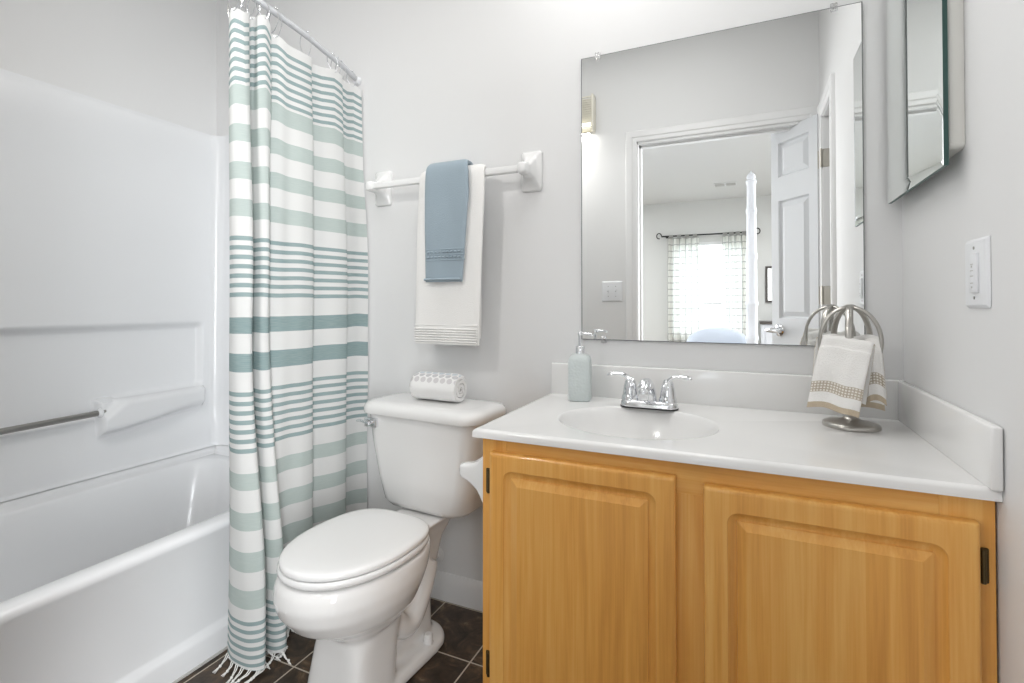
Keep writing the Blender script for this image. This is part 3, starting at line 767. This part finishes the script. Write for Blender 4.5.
# ------------------------------------------------------------------ towel bar and towels
TBZ, TBY = 1.506, -.075
tbr = thing('towel_bar', 'white ceramic towel bar on the back wall above the toilet', 'towel bar', (-.943, 0, TBZ))
for xc, s in ((-1.250, 1), (-.639, -1)):
    bm = B(); rings = []
    zc = 1.512
    for d, hx, hz, r, dz in [(0, .037, .066, .008, 0), (.008, .037, .066, .010, 0), (.0125, .033, .062, .012, 0), (.016, .026, .050, .014, .002), (.030, .019, .034, .012, .004), (.048, .016, .022, .010, -.002), (.060, .0165, .019, .010, -.005), (.080, .0165, .0185, .010, -.006), (.090, .015, .017, .009, -.006), (.093, .011, .013, .008, -.006)]:
        rings.append([(xc + a, -.0006 - d, zc + dz + b) for a, b in rrect(-hx, hx, -hz, hz, r, 6)])
    loft(bm, rings); obj('post', bm, M_ceramic, tbr, smooth=60)
bm = B(); rings = [[(x, TBY + a, TBZ + b) for a, b in rrect(-.0105, .0105, -.0105, .0105, .0025, 3)] for x in (-1.244, -.645)]; loft(bm, rings); obj('bar', bm, M_ceramic, tbr)

def drape_mesh(x0f, x1f, path, th, nx=28, wav=.003, seed=0, sub=9, inside=1):
    """x0f/x1f: functions of arc position t(0..1) giving left and right edges"""
    P = cat([Vector((a, b, 0)) for a, b in path], sub); n = len(P); ln = [0]
    for i in range(1, n): ln.append(ln[-1] + (P[i] - P[i - 1]).length)
    nor = []
    for i in range(n):
        d = (P[min(i + 1, n - 1)] - P[max(0, i - 1)]).normalized(); nor.append(Vector((-d.y, d.x, 0)) * inside)
    bm = B(); rings = []
    L = ln[-1]
    cols = []
    for k in range(nx + 1):
        u = k / nx; c = []
        edge = 1 - (abs(2 * u - 1)) ** 14
        th_k = th * (.35 + .65 * edge)
        for i in range(n):
            t = ln[i] / L; x = x0f(t) * (1 - u) + x1f(t) * u
            low = min(1, abs(P[i].y - max(p.y for p in P)) / .06)
            w_ = wav * low * (noise.noise(Vector((u * 4 + seed, t * 6, seed))) + .6 * math.sin(u * 9 + seed))
            q = P[i] - nor[i] * w_ + nor[i] * (th - th_k) * .5
            c.append((x, q.x, q.y))
        for i in range(n - 1, -1, -1):
            t = ln[i] / L; x = x0f(t) * (1 - u) + x1f(t) * u
            low = min(1, abs(P[i].y - max(p.y for p in P)) / .06)
            w_ = wav * low * (noise.noise(Vector((u * 4 + seed, t * 6, seed))) + .6 * math.sin(u * 9 + seed))
            q = P[i] - nor[i] * w_ + nor[i] * (th - (th - th_k) * .5)
            c.append((x, q.x, q.y))
        cols.append(c)
    def uv(a, c):
        c = c % (2 * n); i = c if c < n else 2 * n - 1 - c
        return ((a / nx) * abs(x1f(0) - x0f(0)), ln[i])
    loft(bm, cols, uvs=uv)
    return bm
# white bath towel (folded in layers, hence thick)
wt = thing('bath_towel', 'long white bath towel folded over the middle of the towel bar', 'towel', (-.90, TBY, TBZ))
path = [(-.108, .936), (-.1105, 1.10), (-.111, 1.30), (-.108, 1.44), (-.104, 1.500), (-.094, 1.528), (-.076, 1.537), (-.058, 1.528), (-.046, 1.500), (-.043, 1.44), (-.040, 1.2), (-.038, .955)]
obj('towel_cloth', drape_mesh(lambda t: -1.033 + .012 * min(1, t / .45), lambda t: interp(t, [0, .42, .50, .62, 1], [-.788, -.768, -.772, -.806, -.806]), path, .019, wav=.002, seed=2, inside=-1), M_white_towel, wt, smooth=60)
bm = B()
for k in range(6):
    z = .945 + k * .0085
    tube(bm, [(-1.031, -.109, z), (-.95, -.1105, z + .001), (-.86, -.1095, z), (-.790, -.1085, z)], .0040, 8, flat=.7)
box(bm, -1.032, -.789, -.1105, -.096, .998, 1.003, .001, 1)
obj('ribbed_border', bm, M_white_towel, wt, smooth=60)
bt = thing('hand_towel', 'blue grey hand towel hung over the white bath towel', 'towel', (-.90, TBY, TBZ + .03))
path = [(-.1285, 1.145), (-.130, 1.25), (-.130, 1.40), (-.127, 1.49), (-.118, 1.535), (-.098, 1.5535), (-.074, 1.557), (-.050, 1.5525), (-.034, 1.532), (-.026, 1.49), (-.0225, 1.40), (-.0215, 1.30)]
obj('towel_cloth', drape_mesh(lambda t: -.978 - .004 * math.sin(t * 3), lambda t: interp(t, [0, .40, .50, .60, 1], [-.836, -.812, -.816, -.835, -.840]), path, .014, wav=.0015, seed=5, inside=-1), M_blue_towel, bt, smooth=60)
bm = B()
for r_ in range(2):
    for k in range(9):
        x = -.962 + k * .0150; z = 1.2265 + r_ * .0170
        tube(bm, [(x - .0046, -.1300, z), (x + .0046, -.1303, z + .0008)], .0042, 6)
for z in (1.217, 1.235, 1.253): tube(bm, [(-.973, -.1285, z), (-.90, -.1305, z), (-.824, -.1290, z)], .0026, 6)
obj('woven_band', bm, M_blue_towel, bt, smooth=60)
bm = B(); tube(bm, [(-.977, -.1295, 1.153), (-.90, -.131, 1.153), (-.8365, -.1295, 1.153)], .0075, 8, flat=.6); obj('hem', bm, M_blue_towel, bt, smooth=60)

# ------------------------------------------------------------------ toilet
to = thing('toilet', 'white two piece toilet with closed lid beside the vanity', 'toilet', (-.931, 0, 0), R(-4.4))
def egg(yf, yb, hw, z, n=48, sq=2.2, wide=.45, fq=2.05):
    """egg outline, local: front at yf (negative), back at yb; widest at fraction from the back"""
    out = []; yc = yb + (yf - yb) * wide
    for k in range(n):
        a = 2 * PI * k / n; c, s = math.cos(a), math.sin(a)
        x = hw * math.copysign(abs(c) ** (2 / (sq if s >= 0 else fq)), c)
        if s >= 0: y = yc + (yb - yc) * abs(s) ** (2 / sq)
        else: y = yc + (yf - yc) * abs(s) ** (2 / fq)
        out.append((x, y, z))
    return out
bm = B()
loft(bm, [egg(-.585, -.40, .102, FZ, sq=5, wide=.5, fq=5), egg(-.575, -.40, .100, .05, sq=5, wide=.5, fq=5), egg(-.555, -.38, .090, .16, sq=5, wide=.5, fq=5), egg(-.552, -.36, .090, .205, sq=4, fq=3.4), egg(-.600, -.32, .122, .235), egg(-.655, -.30, .150, .27), egg(-.686, -.28, .166, .31), egg(-.696, -.26, .172, .345), egg(-.692, -.25, .170, .375), egg(-.682, -.25, .166, .392)])
# deck under the tank
loft(bm, [[(x, y, z) for x, y in rrect(-hw, hw, y0, y1, .03, 6)] for z, hw, y0, y1 in [(.20, .045, -.34, -.17), (.26, .050, -.36, -.155), (.33, .060, -.36, -.14), (.375, .074, -.36, -.11), (.400, .088, -.36, -.09)]])
# trapway at the back and foot plate
loft(bm, [[(x, y, z) for x, y in rrect(-hw, hw, y0, y1, .045, 6)] for z, hw, y0, y1 in [(FZ, .060, -.40, -.175), (.06, .055, -.40, -.18), (.14, .050, -.40, -.18), (.22, .050, -.40, -.17), (.30, .055, -.38, -.15)]])
tube(bm, cat([(.040, -.40, .22), (.050, -.36, .15), (.052, -.31, .135), (.048, -.25, .20), (.04, -.21, .27)], 6), .034, 14); tube(bm, cat([(-.040, -.40, .22), (-.050, -.36, .15), (-.052, -.31, .135), (-.048, -.25, .20), (-.04, -.21, .27)], 6), .034, 14)
loft(bm, [[(x, y, z) for x, y in rrect(-hw, hw, y0, -.150 - i, .085, 8)] for z, hw, y0, i in [(FZ, .104, -.55, 0), (.036, .104, -.55, 0), (.046, .099, -.55, .006), (.052, .088, -.54, .018)]])
bw = obj('bowl', bm, M_china, to, local=True, smooth=180)
md = bw.modifiers.new('blend', 'REMESH'); md.mode = 'VOXEL'; md.voxel_size = .0065; md.use_smooth_shade = True
md = bw.modifiers.new('relax', 'SMOOTH'); md.factor = .5; md.iterations = 6
for s in (-1, 1):
    bm = B(); lathe(bm, [(.0150, .044), (.0155, .052), (.0135, .056), (.0130, .072), (.010, .077), (0, .078)], (s * .080, -.258, 0), n=18); obj('bolt_cap', bm, M_seat, to, local=True)
# tank
bm = B(); rings = []
for z, hw, y0, y1, r in [(.404, .132, -.185, -.065, .05), (.408, .152, -.197, -.048, .05), (.425, .172, -.206, -.036, .055), (.50, .189, -.213, -.032, .05), (.60, .206, -.221, -.028, .05), (.709, .219, -.228, -.024, .05)]:
    ring = []
    for x, y in rrect(-hw, hw, y0, y1, r, 9):
        if y < y0 + .06: y -= .012 * (1 - (x / hw) ** 2)
        ring.append((x, y, z))
    rings.append(ring)
loft(bm, rings); tk = obj('tank', bm, M_china, to, local=True, smooth=50)
bm = B(); rings = []
for z, i in [(.7085, .012), (.7095, .002), (.7125, .0), (.728, .0), (.738, .004), (.7445, .012), (.7485, .024), (.7500, .045)]:
    ring = []
    for x, y in rrect(-.232 + i, .238 - i, -.246 + i, -.014 - i, max(.058 - i * .4, .02), 9):
        if y < -.17: y -= .012 * (1 - (x / .24) ** 2)
        ring.append((x, y, z))
    rings.append(ring)
loft(bm, rings); obj('tank_lid', bm, M_china, to, local=True, smooth=50)
# flush lever (front left)
bm = B(); box(bm, -.203, -.150, -.243, -.226, .664, .695, .004, 2); tube(bm, [(-.176, -.240, .681), (-.176, -.258, .681)], .009, 12)
tube(bm, cat([(-.166, -.258, .682), (-.182, -.260, .684), (-.202, -.260, .687), (-.217, -.260, .685)], 5), [.007] * 4 + [.0065] * 6 + [.006] * 4 + [.006, .004], 10, flat=.7)
obj('flush_lever', bm, M_chrome, to, local=True)
# tank bolts / gasket and supply stop
bm = B(); lathe(bm, [(.045, .385), (.045, .408)], (0, -.125, 0), n=20); obj('gasket', bm, M_dark, to, local=True)
bm = B(); lathe(bm, [(.028, .0005), (.028, .003), (.011, .008), (.011, .028), (.016, .03), (.016, .045), (.006, .05)], (-.075, -.006, .170), (0, -1, 0), 16)
tube(bm, cat([(-.075, -.040, .180), (-.085, -.045, .25), (-.10, -.07, .33), (-.11, -.10, .405)], 6), .0045, 8)
obj('supply_stop', bm, M_seat, to, local=True)
# seat and lid
bm = B(); loft(bm, [egg(-.684 + i, -.284 - i, .166 - i, z, sq=3.0, wide=.46) for z, i in [(.395, .010), (.399, .003), (.404, .0), (.412, .0), (.416, .003)]]); obj('seat', bm, M_seat, to, local=True, smooth=50)
bm = B(); loft(bm, [egg(-.680 + i, -.280 - i, .162 - i, z, sq=3.0, wide=.46) for z, i in [(.4175, .006), (.4185, .001), (.421, .0), (.428, .0), (.432, .003), (.4345, .009), (.4365, .022), (.4375, .06), (.438, .10)]]); obj('seat_lid', bm, M_seat, to, local=True, smooth=50)
for s in (-1, 1):
    bm = B(); box(bm, s * .075 - .02, s * .075 + .02, -.300, -.270, .397, .4145, .005, 3); obj('seat_hinge', bm, M_seat, to, local=True)

# rolled towel on the tank
rt = thing('rolled_towel', 'rolled white hand towel with grey dots on the toilet tank lid', 'towel', (-.925, -.125, .7500), R(-3))
def roll():
    bm = B(); L = .178; n = 120; turns = 3.1; th = .0135; out = []; inn = []
    # spiral band in the local (y,z) plane, axis along x
    a0 = R(250); r1 = .050
    S = 0; us = []
    for i in range(n):
        a = turns * 2 * PI * i / (n - 1); r = r1 - (th * 1.06) * a / (2 * PI)
        bumpy = .0012 * math.sin(a * 7)
        ang = R(60) + a
        out.append((1.0 * (r + bumpy) * math.cos(ang), 1.0 * (r + bumpy) * math.sin(ang))); inn.append((1.0 * (r - th * .86) * math.cos(ang), 1.0 * (r - th * .86) * math.sin(ang)))
        if i: S += math.dist(out[i], out[i - 1])
        us.append(S)
    sec = out + inn[::-1]; uu = us + us[::-1]
    zmin = min(p[1] for p in sec); cols = []
    for k in range(25):
        u = k / 24; x = (u - .5) * L
        rnd = 1 - .10 * abs(2 * u - 1) ** 10
        cols.append([(x, p[0] * rnd, p[1] * rnd - zmin + .0006 + .0012 * noise.noise(Vector((x * 40, p[0] * 50, p[1] * 50)))) for p in sec])
    loft(bm, cols, uvs=lambda a, c: (a / 24 * L, uu[c % len(uu)]))
    return bm
o = obj('towel_cloth', roll(), M_rolled, rt, local=True, smooth=70)
for v in o.data.vertices:
    if v.co.z < .0006: v.co.z = .0006

# toilet paper holder on the vanity's side
tp = thing('toilet_paper_holder', 'white ceramic toilet paper holder on the left side of the vanity', 'toilet paper holder', (VX0, -.36, .66))
for y in (-.485, -.340):
    bm = B(); rings = []
    for d, hy, hz, r, dz in [(0, .027, .056, .008, 0), (.005, .027, .055, .010, 0), (.012, .024, .047, .012, .001), (.022, .021, .036, .012, .003), (.035, .019, .027, .010, .005), (.050, .017, .021, .010, .007), (.064, .0155, .018, .010, .008), (.072, .013, .015, .009, .009), (.076, .008, .009, .007, .009)]:
        rings.append([(VX0 - .0006 - d, y + a, .660 + dz + b) for a, b in rrect(-hy, hy, -hz, hz, r, 6)])
    loft(bm, rings); obj('post', bm, M_ceramic, tp, smooth=60)
bm = B(); tube(bm, [(VX0 - .058, -.472, .667), (VX0 - .058, -.353, .667)], .0105, 14); obj('roller', bm, M_plastic, tp)

# ------------------------------------------------------------------ towel ring stand
rs = thing('towel_ring_stand', 'brushed nickel hand towel stand with arched arms on the countertop', 'towel stand', (.222, -.148, ZT + .0004))
RC = (.229, -.148)
bm = B(); lathe(bm, [(.0575, 0), (.0585, .002), (.0585, .006), (.056, .009), (.046, .0125), (.030, .0155), (.020, .018), (.015, .022), (.011, .028), (.010, .034)], (*RC, ZT + .0004), n=40); obj('base', bm, M_nickel, rs, smooth=50)
bm = B(); tube(bm, [(*RC, ZT + .028), (*RC, 1.060)], .0065, 14); obj('pole', bm, M_nickel, rs)
bm = B(); lathe(bm, [(.0, -.006), (.010, -.005), (.0125, -.002), (.0125, .002), (.008, .0045), (0, .0055)], (*RC, 1.0655), n=20); obj('finial', bm, M_nickel, rs)
AZ = (258, 330, 42, 114, 186); ARM = .063
for az in AZ:
    d = Vector((math.cos(R(az)), math.sin(R(az)), 0)); P = []
    for k in range(17):
        a = PI / 2 - k / 16 * R(112)
        P.append(Vector((*RC, .984)) + d * (ARM * math.cos(a)) + Vector((0, 0, .080 * math.sin(a))))
    bm = B(); tube(bm, P, [.0072] * 15 + [.0064, .0045], 12, flat=.6, up=(-d.y, d.x, 0)); obj('arm', bm, M_nickel, rs, smooth=60)
def ring_towel(label, az, face, r, w_top, w_bot, h_front, h_back, ztop_, tilt=0, lean=0, seed=0):
    """towel slung over the low end of the arm at az; face: direction its front looks"""
    c = (RC[0] + r * math.cos(R(az)), RC[1] + r * math.sin(R(az)))
    k = thing('hand_towel', label, 'towel', (*c, ztop_), 0, 'hand towels on the towel stand')
    th = .0085; g = .0145
    path = [(-g - .020, -h_front), (-g - .015, -h_front * .6), (-g - .006, -h_front * .2), (-g, -.022), (-g * .7, -.006), (0, 0), (g * .7, -.006), (g, -.022), (g + .003, -h_back * .4), (g + .005, -h_back)]
    wf = lambda t: w_bot + (w_top - w_bot) * min(1, t / .45) if t < .5 else w_top + (w_bot - w_top) * (t - .5) * 1.6
    bm = drape_mesh(lambda t: -wf(t), wf, path, th, wav=.004, seed=seed, nx=36, inside=-1)
    for v in bm.verts:      # the top sags to both sides of the arm
        q = v.co.x / w_top
        v.co.z -= .006 * q * q + .004 * noise.noise(Vector((v.co.x * 30, seed, v.co.y * 20)))
        v.co.x += lean * v.co.z
    bm.transform(Matrix.Translation((*c, ztop_)) @ Matrix.Rotation(R(face) + PI / 2, 4, 'Z') @ Matrix.Rotation(tilt, 4, 'Y'))
    obj('towel_cloth', bm, M_ringtowel, k, smooth=60)
ring_towel('ivory towel with tan check band at the front of the towel stand', 258, 247, .060, .050, .051, .165, .14, .997, R(7), .03, 1)
ring_towel('small ivory towel on the right side of the stand, second behind the front one', 330, 262, .046, .014, .018, .138, .12, .996, 0, -.03, 4)
ring_towel('ivory towel hanging at the back right of the stand, nearest the side splash', 42, 250, .046, .030, .034, .165, .14, .999, R(-1), -.03, 8)
ring_towel('ivory towel at the back left of the stand, mostly seen in the mirror', 114, 100, .056, .040, .044, .160, .15, .998, 0, 0, 11)

# ------------------------------------------------------------------ linen closet door (seen in the mirror)
hx, hy = .343, -1.398
dvec = Vector((-.63, -.777, 0)).normalized()
dn = Vector((-dvec.y, dvec.x, 0))            # one face normal
if dn.y < 0: dn = -dn                        # face that looks at the mirror side / left
dr = bpy.data.objects.new('door_1', None); COL.objects.link(dr); dr['kind'] = 'structure'
DM = Matrix(((dvec.x, dn.x, 0, hx), (dvec.y, dn.y, 0, hy), (0, 0, 1, .012), (0, 0, 0, 1)))
XF[dr.name] = Matrix.Identity(4)
def doorleaf(W, Hh, T):
    bm = B(); box(bm, 0, W, -T + .0, -.0125, 0, Hh)
    # front face with sunk, raised panels (frame members + panels)
    zs = [0, .22, .80, .98, 1.625, 1.755, 1.945, Hh]
    st = .052
    box(bm, 0, st, -.0125, 0, 0, Hh); box(bm, W - st, W, -.0125, 0, 0, Hh)
    for a, b in ((0, .22), (.80, .98), (1.625, 1.755), (1.945, Hh)): box(bm, st, W - st, -.0125, 0, a, b)
    for a, b in ((.22, .80), (.98, 1.625), (1.755, 1.945)):
        rings = [[(st + i + u, d, v) for u, v in ((0, a + i), (W - 2 * st - 2 * i, a + i), (W - 2 * st - 2 * i, b - i), (0, b - i))] for i, d in ((.0, -.0005), (.008, -.012), (.014, -.012), (.038, -.002), (.040, -.002))]
        loft(bm, rings, cap0=False)
    bm.transform(DM); return bm
obj('door_leaf', doorleaf(.312, 2.015, .035), M_door, dr, smooth=20)
bm = B()
lathe(bm, [(.034, 0), (.034, .005), (.026, .012), (.015, .016), (.014, .038)], (.312 - .055, 0, .915), (0, 1, 0), 20)
tube(bm, cat([(.312 - .055, .038, .915), (.312 - .04, .043, .915), (.312 - .01, .043, .912), (.312 - .100, .043, .915)][:3], 5), .009, 10); tube(bm, [(.312 - .10, .040, .913), (.312 - .055, .041, .916), (.312 - .005, .041, .912)], [.010, .017, .010], 14)
bm.transform(DM); obj('door_handle', bm, M_chrome, dr)
for z in (1.795, 1.115, .25):
    bm = B(); box(bm, XR - .003, XR + .030, CY0 + .0055, CY0 + .0085, z - .045, z + .045, .002, 1)
    tube(bm, [(XR - .010, CY0 + .010, z - .046), (XR - .010, CY0 + .010, z + .046)], .0055, 10)
    bm2 = B(); box(bm2, -.0015, .0005, -.033, -.002, z - .057, z + .033, .001, 1); bm2.transform(DM)
    me = bpy.data.meshes.new('t'); bm2.to_mesh(me); bm2.free(); bm.from_mesh(me); bpy.data.meshes.remove(me)
    obj('door_hinge', bm, M_hinge, dr)

# ------------------------------------------------------------------ bedroom beyond the doorway
BY0, BY1, BX0, BX1, BH = YF - TW, -6.45, -3.2, 2.0, 2.60
WX0, WX1, WZ0, WZ1 = -.98, .04, .62, 1.985
bm = B(); box(bm, BX0, BX1, BY1 - .1, BY0, -.05, 0); struct(obj('floor_bedroom', bm, M_bedfloor))
bm = B(); box(bm, BX0, BX1, BY1 - .1, BY0, BH, BH + .05); struct(obj('ceiling_bedroom', bm, M_ceil))
bm = B(); box(bm, BX0 - .1, BX0, BY1 - .1, BY0, -.05, BH + .05); struct(obj('wall_bedroom_left', bm, M_bedwall))
bm = B(); box(bm, BX1, BX1 + .1, BY1 - .1, BY0, -.05, BH + .05); struct(obj('wall_bedroom_right', bm, M_bedwall))
bm = B(); box(bm, BX0, XL - TW, BY0 - .001, BY0 + .1, -.05, BH + .05); box(bm, XR + TW, BX1, BY0 - .001, BY0 + .1, -.05, BH + .05); struct(obj('wall_bedroom_front', bm, M_bedwall))
bm = B(); box(bm, BX0, WX0, BY1 - .1, BY1, -.05, BH + .05); box(bm, WX1, BX1, BY1 - .1, BY1, -.05, BH + .05); box(bm, WX0, WX1, BY1 - .1, BY1, WZ1, BH + .05); box(bm, WX0, WX1, BY1 - .1, BY1, -.05, WZ0); struct(obj('wall_bedroom_far', bm, M_bedwall))
wn = bpy.data.objects.new('window_1', None); COL.objects.link(wn); wn['kind'] = 'structure'; wn.location = (-.47, BY1, WZ0); XF[wn.name] = Matrix.Translation((-.47, BY1, WZ0))
bm = B(); f = .045
box(bm, WX0, WX0 + f, BY1 - .07, BY1 - .02, WZ0, WZ1); box(bm, WX1 - f, WX1, BY1 - .07, BY1 - .02, WZ0, WZ1); box(bm, WX0 + f, WX1 - f, BY1 - .07, BY1 - .02, WZ1 - f, WZ1); box(bm, WX0 + f, WX1 - f, BY1 - .07, BY1 - .02, WZ0, WZ0 + f)
box(bm, WX0 + f, WX1 - f, BY1 - .06, BY1 - .03, 1.06, 1.095)
obj('window_frame', bm, M_trim, wn)
bm = B(); box(bm, WX0 - .03, WX1 + .03, BY1 - .02, BY1 + .03, WZ0 - .025, WZ0, .004, 2); obj('window_sill', bm, M_trim, wn)
bm = B(); box(bm, WX0 + f, WX1 - f, BY1 - .048, BY1 - .044, WZ0 + f, WZ1 - f); obj('window_glass', bm, M_glass, wn)

rodz, rody = 2.085, BY1 + .085
cr = thing('curtain_rod', 'thin black curtain rod with scrolled ends above the bedroom window', 'curtain rod', (-.5, rody, rodz))
bm = B(); tube(bm, [(-1.12, rody, rodz), (.15, rody, rodz)], .0105, 10); obj('rod', bm, M_black, cr)
for s, x in ((-1, -1.12), (1, .15)):
    bm = B(); P = [Vector((x + s * (.035 + .035 * -math.cos(a)), rody, rodz + .010 + .040 * math.sin(a))) for a in [k * R(285) / 14 for k in range(15)]]
    tube(bm, P, .008, 8); obj('finial', bm, M_black, cr)
for x in (-1.05, .09):
    bm = B(); tube(bm, [(x, rody, rodz), (x, BY1 + .001, rodz - .004)], .007, 8); lathe(bm, [(.02, 0.001), (.02, .006)], (x, BY1, rodz), (0, 1, 0), 12); obj('bracket', bm, M_black, cr)
for x0, x1, lb, ph in ((-1.035, -.585, 'checked sheer curtain at the left of the bedroom window, in the mirror', 0), (-.275, .06, 'checked sheer curtain at the right of the bedroom window, beside the bed post', 2)):
    c = thing('window_curtain', lb, 'curtain', ((x0 + x1) / 2, rody, 1.0), 0, 'sheer curtains of the bedroom window')
    rows = []; n = 60
    for j in range(40):
        z = rodz - .030 - j / 39 * 2.00
        rows.append([(x0 + (x1 - x0) * i / n + .012 * noise.noise(Vector((i * .1, z * .7, ph))), rody + (.026 + .014 * (1 - j / 39)) * math.sin(i / n * 2 * PI * 4.5 + ph) + .01 * noise.noise(Vector((i * .08, z, ph + 5))), z) for i in range(n + 1)])
    bm = B(); loft(bm, rows, closed=False, uvs=lambda a, q: (q / n * (x1 - x0) * 1.3, a / 39 * 2.0)); obj('curtain_cloth', bm, M_sheer, c, smooth=80)
    for q in range(4):
        xx = x0 + (x1 - x0) * (q + .5) / 4
        bm = B(); rings = [[(xx + dx, rody + .0155 * math.cos(a), rodz - .006 + .024 * math.sin(a)) for a in [2 * PI * k / 16 for k in range(16)]] for dx in (-.03, .03)]
        loft(bm, rings, False, False); obj('tab', bm, M_sheer, c)

bed = thing('bed', 'white poster bed with turned post and pale blue bedding in the mirror', 'bed', (-.6, -3.6, 0))
def post(x, y, hgt):
    s = hgt / 2.05; bm = B(); pr = [(.050, 0), (.050, .34), (.046, .36), (.052, .39), (.044, .42), (.046, .80), (.052, .815), (.052, .83), (.045, .845), (.045, 1.055), (.052, 1.065), (.052, 1.085), (.044, 1.10), (.043, 1.40), (.049, 1.412), (.049, 1.435), (.041, 1.45), (.039, 1.74), (.045, 1.752), (.045, 1.772), (.037, 1.785), (.035, 1.955), (.042, 1.965), (.044, 1.985), (.030, 1.995), (.038, 2.012), (.030, 2.032), (.012, 2.045), (.003, 2.06)]
    lathe(bm, [(r * .85, z * s) for r, z in pr], (x, y, 0), n=20); return bm
BPX, BPY = .058, -2.60
obj('bed_post', post(BPX, BPY, 2.047), M_post, bed, smooth=50); obj('bed_post', post(-1.42, BPY, 2.047), M_post, bed, smooth=50)
bm = B(); box(bm, -1.40, .04, BPY - 2.0, BPY + .0, .22, .38, .01, 2); box(bm, -1.40, .04, BPY - .02, BPY + .02, .30, .62, .01, 2); obj('bed_frame', bm, M_post, bed)
bm = B(); box(bm, -1.38, .02, BPY - 1.98, BPY - .04, .38, .60, .05, 4); obj('mattress', bm, M_bedding, bed)
pl = tag(obj('pillow', (lambda b: (loft(b, [[(-.19 + (.245 * s) * math.copysign(abs(math.cos(a)) ** .6, math.cos(a)), BPY - .30 + .17 * s * math.copysign(abs(math.sin(a)) ** .6, math.sin(a)), 0.602 + z) for a in [2 * PI * k / 32 for k in range(32)]] for z, s in ((0, .80), (.05, .97), (.10, 1.02), (.15, 1.0), (.20, .90), (.235, .74), (.262, .50), (.276, .24), (.279, .05))]), b)[1])(B()), M_bedding, loc=(-.19, BPY - .30, .602), smooth=70), 'pale blue rounded pillow on the bed, at the mirror\'s lower edge', 'pillow')

ds = thing('dresser', 'white dresser with dark top partly behind the open door in the mirror', 'dresser', (.52, -6.15, 0))
bm = B(); box(bm, .22, .95, -6.42, -5.98, .0, .80, .006, 1); obj('body', bm, M_post, ds)
bm = B(); box(bm, .20, .97, -6.43, -5.96, .801, .835, .004, 1); obj('top', bm, M_dresser_top, ds)
for a, b in ((.45, .74), (.10, .40)):
    bm = B(); box(bm, .27, .57, -5.98, -5.966, a, b, .004, 1); dw = obj('drawer', bm, M_post, ds)
    bm = B(); lathe(bm, [(.008, 0), (.016, .012), (.014, .022), (0, .026)], (.42, -5.966, (a + b) / 2), (0, 1, 0), 12); obj('knob', bm, M_black, dw)
pf = thing('wall_mirror', 'dark framed mirror on the bedroom wall over the white dresser', 'mirror', (.46, BY1, 1.33))
bm = B(); x0, x1, z0, z1 = .285, .66, 1.09, 1.60
for a in ((x0, x0 + .03, z0, z1), (x1 - .03, x1, z0, z1), (x0 + .03, x1 - .03, z0, z0 + .03), (x0 + .03, x1 - .03, z1 - .03, z1)): box(bm, a[0], a[1], BY1 + .001, BY1 + .024, a[2], a[3])
obj('frame', bm, M_dresser_top, pf)
bm = B(); box(bm, x0 + .03, x1 - .03, BY1 + .001, BY1 + .010, z0 + .03, z1 - .03); obj('glass', bm, M_mirror, pf)
vt = thing('ceiling_vent', 'grey slotted vent in the bedroom ceiling, seen in the mirror', 'vent', (-.20, -5.45, BH))
bm = B(); box(bm, -.335, -.065, -5.53, -5.37, BH - .012, BH - .0005, .004, 1); obj('frame', bm, M_trim, vt)
bm = B()
for k in range(8):
    y = -5.51 + k * .0175
    box(bm, -.32, -.21, y, y + .009, BH - .0145, BH - .0115); box(bm, -.19, -.08, y, y + .009, BH - .0145, BH - .0115)
obj('slots', bm, M_caulk, vt)
# ground outside the bedroom window
bm = B(); box(bm, -120, 120, -240, BY1 - .2, -3.2, -3.0); struct(obj('ground', bm, M_yard))
